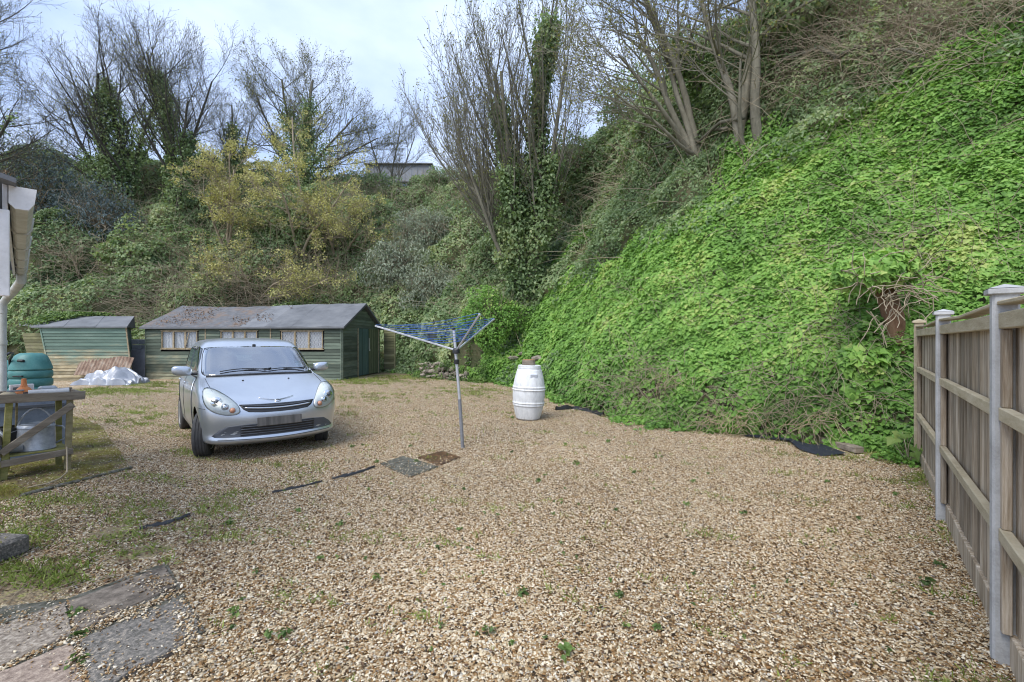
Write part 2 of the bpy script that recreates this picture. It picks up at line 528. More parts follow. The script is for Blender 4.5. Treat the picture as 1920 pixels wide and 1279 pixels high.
gz = np.clip(moss - .26 + .22 * wav(gp, .28, 24), 0, 1) * .022 + wav(gp, 1.7, 23) * .006 - .004
gp[..., 2] = np.where((np.abs(gx) < 27) & (gy < 26) & (gy > 1), gz, -.004)
ny = len(ys)
ii, jj = np.meshgrid(np.arange(len(xs) - 1), np.arange(ny - 1), indexing='ij')
q = (ii * ny + jj).ravel()
_g = NT("gravel_ground")
_v = _g.coord()
def _vor(vec, scale, feat='F1', out='Color'):
    nd = _g.n('TexVoronoi', feature=feat)
    nd.inputs['Scale'].default_value = scale
    _g.l(vec, nd.inputs['Vector'])
    return nd.outputs[out]
_sep = _g.n('SeparateColor'); _g.l(_vor(_v, 62), _sep.inputs[0])
GRAVEL_STOPS = [(0, (.030, .022, .015)), (.12, (.11, .068, .035)), (.24, (.25, .145, .06)), (.37, (.34, .225, .11)), (.52, (.43, .335, .21)), (.68, (.565, .475, .33)), (.83, (.67, .59, .45)), (.94, (.74, .69, .58)), (1, (.22, .21, .20))]
_peb = _g.ramp(_sep.outputs[0], GRAVEL_STOPS)
_soilc = _g.ramp(_g.noise(_v, 16, 6, .7), [(.34, (.10, .075, .05)), (.45, (.20, .155, .10)), (.53, (.26, .21, .13)), (.60, (.22, .215, .075)), (.70, (.18, .215, .06)), (.8, (.28, .25, .15))])
_mk = _g.math('MULTIPLY', _g.math('SUBTRACT', _g.math('ADD', _g.attr('moss'), _g.math('MULTIPLY', _g.noise(_v, 9, 7, .8), 1.1)), .86), 5.0)
_mkc = _g.n('Clamp'); _g.l(_mk, _mkc.inputs[0])
_patch = _g.ramp(_g.noise(_v, .8, 4, .6), [(.35, (.80, .74, .68)), (.65, (1, 1, 1))])
_g.base(_g.mix(_mkc.outputs[0], _g.mix(1.0, _peb, _patch, 'MULTIPLY'), _soilc), .9, 0, .2)
_g.bump(_g.math('ADD', _g.math('MULTIPLY', _vor(_v, 62, 'F1', 'Distance'), -1.0), _g.math('MULTIPLY', _g.noise(_v, 30, 3), .3)), .9, .012)
ground = np_mesh("ground", gp.reshape(-1, 3), np.stack([q, q + ny, q + ny + 1, q + 1], 1), _g.m, smooth=True, attrs={'moss': moss.ravel()})
ground['kind'] = 'structure'

# gravel: square tiles of loose pebbles, instanced over the yard
def pebble_arrays(n, size, rng, z=True):
    """n flat-shaded pebbles in a square of the given size: verts, tri faces, colour value per vertex."""
    ico = [(0, 0, 1), (.9, 0, .35), (.28, .85, .4), (-.75, .5, .3), (-.75, -.5, .45), (.28, -.85, .3), (.5, .4, -.6), (-.6, .1, -.7), (.2, -.6, -.6)]
    fc = [(0, 1, 2), (0, 2, 3), (0, 3, 4), (0, 4, 5), (0, 5, 1), (1, 6, 2), (2, 6, 7), (2, 7, 3), (3, 7, 4), (4, 7, 8), (4, 8, 5), (5, 8, 1), (1, 8, 6)]
    tv = np.array(ico); tf = np.array(fc)
    r = .0048 * rng.lognormal(0, .42, n).clip(.5, 2.4)
    ax = np.stack([r * rng.uniform(.9, 1.5, n), r * rng.uniform(.7, 1.0, n), r * rng.uniform(.4, .75, n)], 1)
    V = tv[None] * ax[:, None, :] * rng.uniform(.75, 1.2, (n, 9, 1))
    tilt = rng.normal(0, .35, n); c, s = np.cos(tilt), np.sin(tilt)
    V = np.stack([V[..., 0] * c[:, None] - V[..., 2] * s[:, None], V[..., 1], V[..., 0] * s[:, None] + V[..., 2] * c[:, None]], -1)
    an = rng.uniform(0, 6.28, n); c, s = np.cos(an), np.sin(an)
    V = np.stack([V[..., 0] * c[:, None] - V[..., 1] * s[:, None], V[..., 0] * s[:, None] + V[..., 1] * c[:, None], V[..., 2]], -1)
    pos = np.stack([rng.uniform(-size / 2, size / 2, n), rng.uniform(-size / 2, size / 2, n), r * .25 + rng.uniform(0, .006, n)], 1)
    V = V + pos[:, None, :]
    F = tf[None] + 9 * np.arange(n)[:, None, None]
    return V.reshape(-1, 3), F.reshape(-1, 3), np.repeat(rng.random(n), 9)
_p = NT("pebble")
_pc = _p.ramp(_p.attr('rnd'), GRAVEL_STOPS)
_p.base(_p.mix(.35, _pc, _p.mix(1.0, _pc, _p.ramp(_p.noise(_p.coord(), 160, 3, .6), [(.3, (.55, .5, .45)), (.7, (1.15, 1.12, 1.1))]), 'MULTIPLY')), .75, 0, .35)
M_pebble = _p.m
tiles = bpy.data.collections.new("pebble_tiles")
TS = .5
for k in range(6):
    r = np.random.default_rng(100 + k)
    V, F, R = pebble_arrays(2500, TS, r)
    me_o = np_mesh("pebble_tile", V, F, M_pebble, attrs={'rnd': R})
    COL.objects.unlink(me_o); tiles.objects.link(me_o)
tx, ty = np.meshgrid(np.arange(-13, 6.6, TS), np.arange(1.5, 19.0, TS), indexing='ij')
tx, ty = tx.ravel(), ty.ravel()
tpx, tpy = proj(np.stack([tx, ty, 0 * tx], 1))
fx, fy = 1.40, .0                                                    # a point on the fence line, and the side the yard is on
side = (tx - 2.40) * .79 - (ty - 2.21) * .613
keep = (tpx > -160) & (tpx < 2080) & (side < .3)
tx, ty = tx[keep], ty[keep]
nT = len(tx)
gravel = np_mesh("gravel", np.stack([tx, ty, 0 * tx], 1), np.zeros((0, 3), int), M_pebble,
                 attrs={'turn': RNG.integers(0, 4, nT) * math.pi / 2, 'pick': RNG.integers(0, 6, nT).astype(float)})
tag(gravel, "loose beige and brown gravel spread over the whole yard", "gravel", kind='stuff')
ng = bpy.data.node_groups.new("gravel_spread", 'GeometryNodeTree')
ng.interface.new_socket("Geometry", in_out='INPUT', socket_type='NodeSocketGeometry')
ng.interface.new_socket("Geometry", in_out='OUTPUT', socket_type='NodeSocketGeometry')
gi = ng.nodes.new('NodeGroupInput'); go = ng.nodes.new('NodeGroupOutput')
iop = ng.nodes.new('GeometryNodeInstanceOnPoints')
ci_ = ng.nodes.new('GeometryNodeCollectionInfo')
ci_.inputs['Collection'].default_value = tiles
ci_.inputs['Separate Children'].default_value = True
ci_.inputs['Reset Children'].default_value = True
a1 = ng.nodes.new('GeometryNodeInputNamedAttribute'); a1.data_type = 'FLOAT'; a1.inputs['Name'].default_value = 'turn'
a2 = ng.nodes.new('GeometryNodeInputNamedAttribute'); a2.data_type = 'FLOAT'; a2.inputs['Name'].default_value = 'pick'
cx = ng.nodes.new('ShaderNodeCombineXYZ')
fi = ng.nodes.new('FunctionNodeFloatToInt')
ng.links.new(gi.outputs[0], iop.inputs['Points'])
ng.links.new(ci_.outputs[0], iop.inputs['Instance'])
iop.inputs['Pick Instance'].default_value = True
ng.links.new(a2.outputs[0], fi.inputs[0]); ng.links.new(fi.outputs[0], iop.inputs['Instance Index'])
ng.links.new(a1.outputs[0], cx.inputs['Z']); ng.links.new(cx.outputs[0], iop.inputs['Rotation'])
ng.links.new(iop.outputs[0], go.inputs[0])
md = gravel.modifiers.new("spread", 'NODES'); md.node_group = ng

# ---------------------------------------------------------------- leaves and twigs
T_KITE = (np.array([(0, 0, 0), (.42, .42, .10), (0, 1, -.12), (-.42, .42, .10)]), np.array([(0, 1, 2), (0, 2, 3)]))
T_IVY = (np.array([(0, .1, 0), (.34, -.08, .03), (.56, .30, .09), (.30, .48, .05), (0, 1.0, -.14), (-.30, .48, .05), (-.56, .30, .09), (-.34, -.08, .03)]),
         np.array([(0, 1, 2), (0, 2, 3), (0, 3, 4), (0, 4, 5), (0, 5, 6), (0, 6, 7)]))
T_BLADE = (np.array([(-.08, 0, 0), (.08, 0, 0), (.05, .55, .08), (-.05, .55, .08), (0, 1, .28)]), np.array([(0, 1, 2), (0, 2, 3), (3, 2, 4)]))
T_TUFT = (np.array([(-.09, 0, 0), (.09, 0, 0), (.03, 1, .2), (-.03, .96, .24)]), np.array([(0, 1, 2), (0, 2, 3)]))
T_TRI = (np.array([(.40, .05, .05), (0, 1, -.12), (-.40, .12, .05)]), np.array([(0, 1, 2)]))
T_LONG = (np.array([(0, 0, 0), (.16, .45, .05), (0, 1, -.15), (-.16, .45, .05)]), np.array([(0, 1, 2), (0, 2, 3)]))
def _unit(a): return a / (np.linalg.norm(a, axis=-1, keepdims=True) + 1e-9)
def leaf_arrays(P, N, size, tmpl, rng, tilt=.5, tip=(0, 0, -1), tipj=.6):
    n = len(P)
    Nn = _unit(N + rng.normal(0, tilt, (n, 3)))
    T = np.asarray(tip, float) + rng.normal(0, tipj, (n, 3))
    T = _unit(T - (T * Nn).sum(1, keepdims=True) * Nn)
    B = np.cross(Nn, T)
    tv, tf = tmpl
    s = np.broadcast_to(size, n)[:, None, None]
    V = P[:, None, :] + s * (tv[None, :, 0:1] * B[:, None] + tv[None, :, 1:2] * T[:, None] + tv[None, :, 2:3] * Nn[:, None])
    F = tf[None] + len(tv) * np.arange(n)[:, None, None]
    return V.reshape(-1, 3), F.reshape(-1, 3), len(tv)
def leaves(name, P, N, size, tmpl, mat, tone, parent=None, rng=RNG, org=(0, 0, 0), **kw):
    V, F, k = leaf_arrays(np.asarray(P) - np.asarray(org), np.asarray(N), size, tmpl, rng, **kw)
    return np_mesh(name, V, F, mat, parent, attrs={'rnd': np.repeat(np.clip(tone, 0, 1), k)})
def sticks(name, S, mat, parent=None, k=3, org=(0, 0, 0)):
    """S (n, 8): ends a, b and radii of n tapered straight pieces."""
    S = np.asarray(S, float)
    a, b = S[:, 0:3] - np.asarray(org), S[:, 3:6] - np.asarray(org)
    d = _unit(b - a)
    ref = np.where(np.abs(d[:, 2:3]) > .9, np.array([[1., 0, 0]]), np.array([[0, 0, 1.]]))
    u = _unit(np.cross(d, ref)); v = np.cross(d, u)
    an = 2 * math.pi * np.arange(k) / k
    off = np.cos(an)[None, :, None] * u[:, None] + np.sin(an)[None, :, None] * v[:, None]
    A = a[:, None] + off * S[:, 6, None, None]
    B = b[:, None] + off * S[:, 7, None, None]
    V = np.concatenate([A, B], 1).reshape(-1, 3)
    j = np.arange(k); f = np.stack([j, (j + 1) % k, (j + 1) % k + k, j + k], 1)
    F = f[None] + 2 * k * np.arange(len(S))[:, None, None]
    return np_mesh(name, V, F.reshape(-1, 4), mat, parent, smooth=True)

# --- bright ivy over the lower right of the bank
bz = bright_zone(CELL_PX + 70 * wav(CELL_C, 1.6, 38), CELL_PY + 45 * wav(CELL_C, 1.3, 39), 80.0)
dist = np.clip(CELL_C[..., 1], 3, 60)
w_b = bz * IN_VIEW * (CELL_S < 1.02) * np.clip(9 / dist, .35, 2.0)
clump = wav(CELL_C, .7, 31) * .5 + wav(CELL_C, .28, 32) * .5
bare = np.clip((CELL_PY - 600) / 160, 0, 1) * np.clip((CELL_PX - 1050) / 60, 0, 1)      # thinner towards the foot of the bank
w_b = w_b * np.clip(.75 + .55 * clump - .55 * bare * (wav(CELL_C, .8, 33) > -.1), .06, 2)
P, N = hill_scatter(240000, w_b)
h = np.clip(.10 + .06 * wav(P, .62, 34) + .04 * wav(P, .22, 35), 0, .3) + RNG.uniform(-.04, .05, len(P))
N2 = _unit(N * .7 + np.array([-.12, -.28, .55]))
P2 = P + N * h[:, None]
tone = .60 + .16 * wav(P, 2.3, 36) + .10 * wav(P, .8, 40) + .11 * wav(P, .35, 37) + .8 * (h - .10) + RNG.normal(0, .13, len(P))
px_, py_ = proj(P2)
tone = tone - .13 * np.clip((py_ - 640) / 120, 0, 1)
sz = RNG.uniform(.034, .078, len(P)) * np.clip(.75 + P[:, 1] / 16, 1, 1.9)
near = P[:, 1] < 6.4
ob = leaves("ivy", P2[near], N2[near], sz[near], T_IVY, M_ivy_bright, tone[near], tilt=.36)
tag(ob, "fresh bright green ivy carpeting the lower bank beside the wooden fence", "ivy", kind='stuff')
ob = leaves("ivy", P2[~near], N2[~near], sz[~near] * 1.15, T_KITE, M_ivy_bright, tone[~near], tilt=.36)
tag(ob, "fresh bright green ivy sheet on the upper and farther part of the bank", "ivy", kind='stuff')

# ivy runners creeping off the foot of the bank over the gravel
n = 26000
kk = RNG.integers(60, 400, n); od = np.abs(RNG.normal(0, .38, n))
base = F_U[kk]; nrm = np.stack([base[:, 0] - C_U[kk, 0], base[:, 1] - C_U[kk, 1]], 1); nrm /= np.linalg.norm(nrm, axis=1)[:, None]
Pq = np.stack([base[:, 0] + nrm[:, 0] * od + RNG.normal(0, .05, n), base[:, 1] + nrm[:, 1] * od + RNG.normal(0, .05, n), .02 + np.abs(RNG.normal(0, .07, n)) * np.exp(-od * 2)], 1)
qx, qy = proj(Pq)
keep = (wav(Pq, .7, 131) * .8 + wav(Pq, .25, 132) * .6 > -.25 + od * 1.5) & (qx > -50) & (qx < 1740) & (((qx - 990) / 60) ** 2 + ((qy - 770) / 40) ** 2 > .6)
keep &= ~((qx > 1040) & (qx < 1135) & (qy > 760)) & ~((qx > 1390) & (qx < 1620) & (qy > 806))
Pq = Pq[keep]
o = leaves("ivy", Pq, np.tile([0, -.35, 1.], (len(Pq), 1)), RNG.uniform(.03, .07, len(Pq)) * np.clip(.7 + Pq[:, 1] / 16, 1, 1.8), T_KITE, M_ivy_bright, .42 + .16 * wav(Pq, .4, 133) + RNG.normal(0, .14, len(Pq)), tilt=.45, tip=(0, 0, 0), tipj=1)
tag(o, "low ivy and weeds creeping from the foot of the bank over the gravel edge", "ivy", kind='stuff')

# --- dark ivy over the rest
w_d = (1 - bz) * IN_VIEW * (CELL_S < 1.25) * np.clip((20 / dist) ** 1.5, .5, 3.2) * (1 - .55 * blob_mask(CELL_PX, CELL_PY, [(1700, 70, 220, 60, 1), (1560, 110, 110, 60, 1), (1900, 10, 150, 45, 1), (1500, 40, 70, 60, .8)])) * np.clip(.8 + .6 * (wav(CELL_C, 1.6, 41) * .6 + wav(CELL_C, .6, 42) * .5), .25, 2)
P, N = hill_scatter(340000, w_d)
h = np.clip(.22 + .24 * wav(P, 1.7, 44) + .14 * wav(P, .6, 45), 0, .8) + RNG.uniform(-.05, .09, len(P))
P2 = P + N * h[:, None]
N2 = _unit(N * .7 + np.array([0, -.25, .6]))
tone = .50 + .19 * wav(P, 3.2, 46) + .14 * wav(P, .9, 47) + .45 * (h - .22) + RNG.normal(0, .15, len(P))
ob = leaves("ivy", P2, N2, RNG.uniform(.10, .20, len(P)) * np.clip(P[:, 1] / 23, .5, 1.05), T_TRI, M_ivy_dark, tone, tilt=.55)
tag(ob, "dark green ivy cladding the steep bank behind the sheds", "ivy", kind='stuff')
# ---------------------------------------------------------------- fence
FENCE_ROT = math.atan2(.79, .613)
fence = thing("wooden_fence", "grey weathered board fence with concrete posts along the gravel yard", "fence", (2.435, 2.215, 0), FENCE_ROT)
BAYS = [(-2.22, 0.0), (0.0, 2.22), (2.22, 4.50)]
for px0, wood in ((-2.22, 0), (0, 0), (2.22, 0), (4.50, 1)):
    m = MB().box((px0, .025, .88), (.074, .095, 1.86), None, .010)
    po = m.build("post", M_rail_wood if wood else M_conc, fence)
    if wood: po['label'] = "wooden end post in the ivy"
    c = MB()
    s, zz = .055, 1.80
    c.box((px0, .025, zz + .012), (.112, .13, .028), None, .004)
    c.add([(px0 - s, -.040, zz + .0275), (px0 + s, -.040, zz + .0275), (px0 + s, .090, zz + .0275), (px0 - s, .090, zz + .0275), (px0, .025, zz + .05)], [(0, 1, 4), (1, 2, 4), (2, 3, 4), (3, 0, 4)])
    c.build("post_cap", M_rail_wood if wood else M_conc, fence)
rb = random.Random(5)
for x0, x1 in BAYS:
    a, b = x0 + .040, x1 - .040
    MB().box(((a + b) / 2, 0, .075), (b - a, .03, .17), None, .004).build("gravel_board", M_fence_wood, fence)
    for zc, h in ((.63, .066), (1.215, .066), (1.668, .078)):
        MB().box(((a + b) / 2, .012 + .02, zc), (b - a, .042, h), None, .005).build("rail", M_rail_wood, fence)
    for xc in (a + .02, b - .02):
        for z0, z1 in ((.165, .596), (.664, 1.181), (1.249, 1.628)):
            MB().box((xc, .029, (z0 + z1) / 2), (.04, .036, z1 - z0), None, .004).build("batten", M_fence_wood, fence)
    sag = MB()
    for k in range(6):
        ta, tb = k / 6, (k + 1) / 6
        za, zb = (1.735 + .02 * abs(t - .5) * 2 for t in (ta, tb))
        sag.beam((a + (b - a) * ta, .015, za), (a + (b - a) * tb + .002, .015, zb), .02, .085)
    sag.build("capping_rail", M_rail_wood, fence)
    n = int((b - a) / .098)
    pitch = (b - a) / n
    for k in range(n):
        xc = a + (k + .5) * pitch
        M = Matrix.Rotation(rb.uniform(-.006, .006), 3, 'Y') @ Matrix.Rotation(math.radians(9.0), 3, 'Z')
        zt = 1.69 + rb.uniform(-.012, .008)
        MB().box((xc, -.014 + rb.uniform(-.006, .004), (zt + .165) / 2), (pitch * 1.08, .014, zt - .165), M, .003).build("board", M_fence_wood, fence)

# ---------------------------------------------------------------- long green shed
def mat_shed(name, greens, woods, wear0, zfall, xfall=0.0):
    """Flaking green paint over bare boards; more bare wood low down."""
    t = NT(name)
    v = t.coord((.35, .35, 2.2))
    g = t.ramp(t.noise(v, 3.2, 5, .6), greens)
    w = t.ramp(t.noise(v, 6, 6, .7), woods)
    sp = t.n('SeparateXYZ'); t.l(t.coord(), sp.inputs[0])
    f = t.math('ADD', t.noise(t.coord((.5, .5, 2.5)), 1.9, 7, .7), t.math('MULTIPLY', sp.outputs['Z'], -zfall))
    f = t.math('ADD', f, t.math('MULTIPLY', sp.outputs['X'], -xfall))
    f = t.math('ADD', f, t.math('MULTIPLY', t.rand(), .16))
    cl = t.n('Clamp'); t.l(t.math('MULTIPLY', t.math('ADD', f, wear0), 4.0), cl.inputs[0])
    c = t.mix(cl.outputs[0], g, w)
    hv = t.n('HueSaturation'); t.l(c, hv.inputs['Color'])
    t.l(t.math('ADD', t.math('MULTIPLY', t.rand(), .8), .62), hv.inputs['Value'])
    t.base(hv.outputs['Color'], .8, 0, .25)
    t.bump(t.noise(v, 24, 5, .7), .5, .01)
    return t.m
M_shed = mat_shed("shed_board", [(.3, (.075, .098, .078)), (.6, (.125, .155, .122)), (.8, (.18, .205, .155))], [(.3, (.12, .11, .07)), (.5, (.22, .21, .14)), (.75, (.36, .345, .25))], -.40, .14, .022)
M_shed_old = mat_shed("mossy_shed_board", [(.3, (.12, .125, .065)), (.7, (.19, .19, .10))], [(.3, (.12, .11, .07)), (.7, (.24, .225, .15))], -.4, .1)
M_shed2 = mat_shed("small_shed_board", [(.3, (.11, .175, .145)), (.6, (.16, .235, .195)), (.8, (.21, .285, .24))], [(.3, (.17, .14, .085)), (.5, (.32, .27, .17)), (.75, (.46, .42, .31))], -.16, .32, 0)
M_frame = mat_worn("bare_window_frame", [(.3, (.16, .12, .07)), (.5, (.32, .26, .17)), (.75, (.50, .45, .35))], 9, .8, 0, .4, .005, 50)
M_door_teal = mat_worn("dark_green_door", [(.3, (.045, .085, .085)), (.55, (.085, .14, .13)), (.78, (.15, .19, .15))], 5, .8, 0, .5, .008, 40, (3, 3, .4), .25, .5)
M_door_green = mat_worn("worn_green_door", [(.3, (.075, .10, .06)), (.55, (.14, .16, .095)), (.78, (.25, .26, .18))], 5, .8, 0, .5, .008, 40, (3, 3, .4), .25, .5)
M_felt = mat_worn("roofing_felt", [(.3, (.105, .112, .125)), (.5, (.16, .17, .187)), (.75, (.225, .232, .245))], 1.6, .9, 0, .4, .004, 160, (1, 1, 1), .2, .22)
_f = NT("littered_felt")
_v = _f.coord()
_fm = _f.math('MULTIPLY', _f.math('SUBTRACT', _f.noise(_v, 1.5, 9, .8), .50), 7)
_fc = _f.n('Clamp'); _f.l(_fm, _fc.inputs[0])
_f.base(_f.mix(_fc.outputs[0], _f.ramp(_f.noise(_v, 5, 4), [(.3, (.10, .105, .115)), (.7, (.17, .175, .19))]), _f.ramp(_f.noise(_v, 22, 5, .8), [(.3, (.12, .085, .065)), (.55, (.21, .155, .12)), (.75, (.29, .225, .18))])), .9, 0, .2)
_f.bump(_f.noise(_v, 30, 5, .8), .6, .015)
M_felt_litter = _f.m
M_window_glass = NT("old_glass")
M_window_glass.base((.5, .55, .6), .06, 0, .5)
M_window_glass.b.inputs['Alpha'].default_value = .22
M_window_glass = M_window_glass.m
_c = NT("net_curtain")
_w = _c.n('TexWave', wave_type='BANDS', bands_direction='X')
_w.inputs['Scale'].default_value = 6; _w.inputs['Distortion'].default_value = 5; _w.inputs['Detail'].default_value = 3
_c.l(_c.coord(), _w.inputs['Vector'])
_c.base(_c.ramp(_w.outputs['Fac'], [(.15, (.30, .31, .34)), (.6, (.55, .57, .60)), (.9, (.68, .70, .73))]), .9, 0, .1)
_c.bump(_w.outputs['Fac'], .6, .03)
M_curtain = _c.m
M_dark = mat_plain("dark_inside", (.012, .012, .012), .9)

SL, SR = G(273, 710.5), G(641, 713.0)
S_ROT = math.atan2(SR.y - SL.y, SR.x - SL.x)
S_LEN, S_DEP, S_EAVE, S_RIDGE = (SR - SL).length, 4.1, 2.14, 3.17
shed = thing("garden_shed", "long dark green wooden shed with grey felt roof and net curtained windows", "shed", SL, S_ROT)
_dx, _dy = math.cos(S_ROT), math.sin(S_ROT)
def sx(px):
    t = (px - CX) / FPX
    return (t * SL.y - SL.x) / (_dx - t * _dy)
rs = random.Random(9)
wins = [(sx(304.5), sx(371), 0), (sx(415), sx(483), 1), (sx(528), sx(606), 2)]
WZ0, WZ1 = 1.255, 1.985
PH = .1259
def plank(parent, a, b, z, horizontal_x=True, y=0.0, mat=None, tilt=9.0, name="plank", off=0.0):
    """One lap board between a and b at height z: along x facing -y, or along y facing +x."""
    h = PH * 1.12
    if horizontal_x:
        M = Matrix.Rotation(rs.uniform(-.004, .004), 3, 'Y') @ Matrix.Rotation(math.radians(-tilt), 3, 'X')
        MB().box(((a + b) / 2, y - .012, z + PH / 2), (b - a, .014, h), M, .003).build(name, mat, parent)
    else:
        M = Matrix.Rotation(rs.uniform(-.004, .004), 3, 'X') @ Matrix.Rotation(math.radians(-tilt), 3, 'Y')
        MB().box((y + .012, (a + b) / 2, z + PH / 2), (.014, b - a, h), M, .003).build(name, mat, parent)
for r in range(17):
    z = r * PH
    if z + PH > WZ0 - .03 and z < WZ1:
        spans, x = [], 0.0
        for a, b, _ in wins:
            spans.append((x, a - .05)); x = b + .05
        spans.append((x, S_LEN))
    else:
        spans = [(0, sx(386)), (sx(386), sx(508)), (sx(508), S_LEN)]
    for a, b in spans:
        plank(shed, a, b, z, True, 0, M_shed)
core = MB()
core.box((S_LEN / 2, .62, 1.05), (S_LEN - .04, 1.14, 2.06))          # dark room behind the boards
MB().box((S_LEN / 2, S_DEP - .03, 1.05), (S_LEN, .05, 2.1)).build("back_wall", M_shed, shed)
MB().box((S_LEN / 2, .30, 1.05), (S_LEN - .06, .02, 2.06)).build("dark_backing", M_dark, shed)  # near-black sheet: the unlit room's darkness put into its colour
MB().box((.03, S_DEP / 2, 1.05), (.03, S_DEP - .1, 2.1)).build("side_wall", M_shed, shed)
for x in (sx(386), sx(508), .02, S_LEN - .02):
    MB().box((x, -.028, 1.06), (.045, .025, 2.1), None, .004).build("batten", M_frame if 1 < x < S_LEN - 1 else M_shed, shed)
for a, b, kind in wins:
    w3 = (b - a) / 3
    MB().box(((a + b) / 2, -.035, WZ0 - .02), (b - a + .12, .06, .04), None, .005).build("window_sill", M_frame, shed)
    MB().box(((a + b) / 2, -.028, WZ1 + .015), (b - a + .1, .04, .035), None, .005).build("window_head", M_frame, shed)
    for k in range(3):
        xa, xb = a + k * w3, a + (k + 1) * w3
        fr = MB()
        t_ = .035
        cx_, cz_ = (xa + xb) / 2, (WZ0 + WZ1) / 2
        for q in ((cx_ - w3 / 2 + t_ / 2, t_, WZ1 - WZ0), (cx_ + w3 / 2 - t_ / 2, t_, WZ1 - WZ0)):
            fr.box((q[0], -.03, cz_), (q[1], .04, q[2]), None, .004)
        for zc in (WZ0 + .018, WZ1 - .02):
            fr.box((cx_, -.03, zc), (w3 - 2 * t_, .038, .035), None, .004)
        if kind == 0 and k == 1:
            fr.beam((xb - .02, -.055, WZ0 - .05), (xb + .18, -.05, WZ1 - .05), .03, .02, (1, 0, 0))     # a strip of frame hanging loose
        win = fr.build("window", M_frame, shed)
        MB().box((cx_, -.012, cz_), (w3 - 2 * t_ + .01, .005, WZ1 - WZ0 - .06)).build("pane", M_window_glass, win)
        g = MB(); nn = 22
        vs, fs = [], []
        top, bot = WZ1 - .04, WZ0 + (.03 if not (kind == 0 and k == 0) else .03)
        for i in range(nn + 1):
            xx = xa + .03 + (xb - xa - .06) * i / nn
            yy = .06 + .018 * math.sin(i * 1.7 + k) + .008 * math.sin(i * 3.9)
            sw = .05 * (1 if i % 2 else -1) * 0
            vs += [(xx, yy, top), (xx + .03 * math.sin(k * 2 + kind), yy + .01, (top + bot) / 2), (xx, yy * 1.2, bot)]
        for i in range(nn):
            for j in range(2):
                fs.append((3 * i + j, 3 * i + 3 + j, 3 * i + 4 + j, 3 * i + 1 + j))
        g.add(vs, fs).build("curtain", M_curtain, win, True)
        if kind == 2:
            la = MB(); n1 = 4
            for s in (-1, 1):
                for d in range(-5, 9):
                    x0_, z0_ = xa + t_, WZ0 + .04
                    ww, hh = w3 - 2 * t_, WZ1 - WZ0 - .08
                    p = []
                    # a diagonal across the pane, clipped to it
                    c0 = d * ww / 3
                    for xx in (0.0, ww):
                        zz = (c0 + (xx if s > 0 else -xx + ww) * 1.5)
                        p.append((xx, zz))
                    (x1, z1), (x2, z2) = p
                    def cl_(xq, zq, xo, zo):
                        for lim in (0.0, hh):
                            if (zq < lim) != (zo < lim) and ((lim == 0.0 and zq < 0) or (lim == hh and zq > hh)):
                                tt = (lim - zq) / (zo - zq)
                                return xq + (xo - xq) * tt, lim
                        return xq, zq
                    if max(z1, z2) < 0 or min(z1, z2) > hh: continue
                    A = cl_(x1, z1, x2, z2); B = cl_(x2, z2, x1, z1)
                    if math.hypot(A[0] - B[0], A[1] - B[1]) < .05: continue
                    yo = -.018 - (.002 if s > 0 else 0)
                    la.beam((x0_ + A[0], yo, z0_ + A[1]), (x0_ + B[0], yo, z0_ + B[1]), .009, .003, (0, 0, 1), 0)
            la.build("leading", mat_plain("lead_strip", (.45, .46, .48), .5) if "lead_strip" not in bpy.data.materials else bpy.data.materials["lead_strip"], win)
# gable end facing the yard corner
def roof_z(y): return S_EAVE + (S_RIDGE - S_EAVE) * (1 - abs(y - S_DEP / 2) / (S_DEP / 2))
D0, D1, DZ = 1.50, 3.86, 2.16
for r in range(26):
    z = r * PH
    ymin = 0.0 if z + PH < S_EAVE else (z + PH - S_EAVE) / (S_RIDGE - S_EAVE) * S_DEP / 2
    ymax = S_DEP - ymin
    if ymax - ymin < .15: continue
    if z < DZ - .02:
        plank(shed, ymin, D0 - .03, z, False, S_LEN, M_shed)
        plank(shed, D1 + .03, ymax, z, False, S_LEN, M_shed)
    else:
        plank(shed, ymin, ymax, z, False, S_LEN, M_shed)
MB().box((S_LEN - .02, S_DEP / 2, 1.4), (.02, S_DEP - .05, 1.4)).build("dark_backing", M_dark, shed)  # black sheet painting the dark inside behind the gable boards
for y in (.02, D0 - .01, D1 + .02):
    MB().box((S_LEN + .035, y, 1.07), (.03, .045, 2.12), None, .004).build("batten", M_frame if y > .1 else M_shed, shed)
for leaf in range(2):
    ya, yb = D0 + leaf * (D1 - D0) / 2 + .015, D0 + (leaf + 1) * (D1 - D0) / 2
    dm = M_door_teal if leaf == 0 else M_door_green
    d = MB().box((S_LEN + .006, (ya + yb) / 2, 1.09), (.012, yb - ya, 2.08)).build("door", dm, shed)
    nb = 9
    for k in range(nb):
        w_ = (yb - ya) / nb
        MB().box((S_LEN + .024, ya + (k + .5) * w_, 1.09 + rs.uniform(-.01, .01)), (.018, w_ - .010, 2.06), None, .003).build("board", dm, d)
    if leaf == 1:
        MB().box((S_LEN + .04, ya + .02, 1.45), (.012, .05, .5), None, .003).box((S_LEN + .045, ya + .06, 1.15), (.02, .10, .07), None, .003).build("hasp", mat_plain("pale_metal", (.55, .56, .55), .5), d)
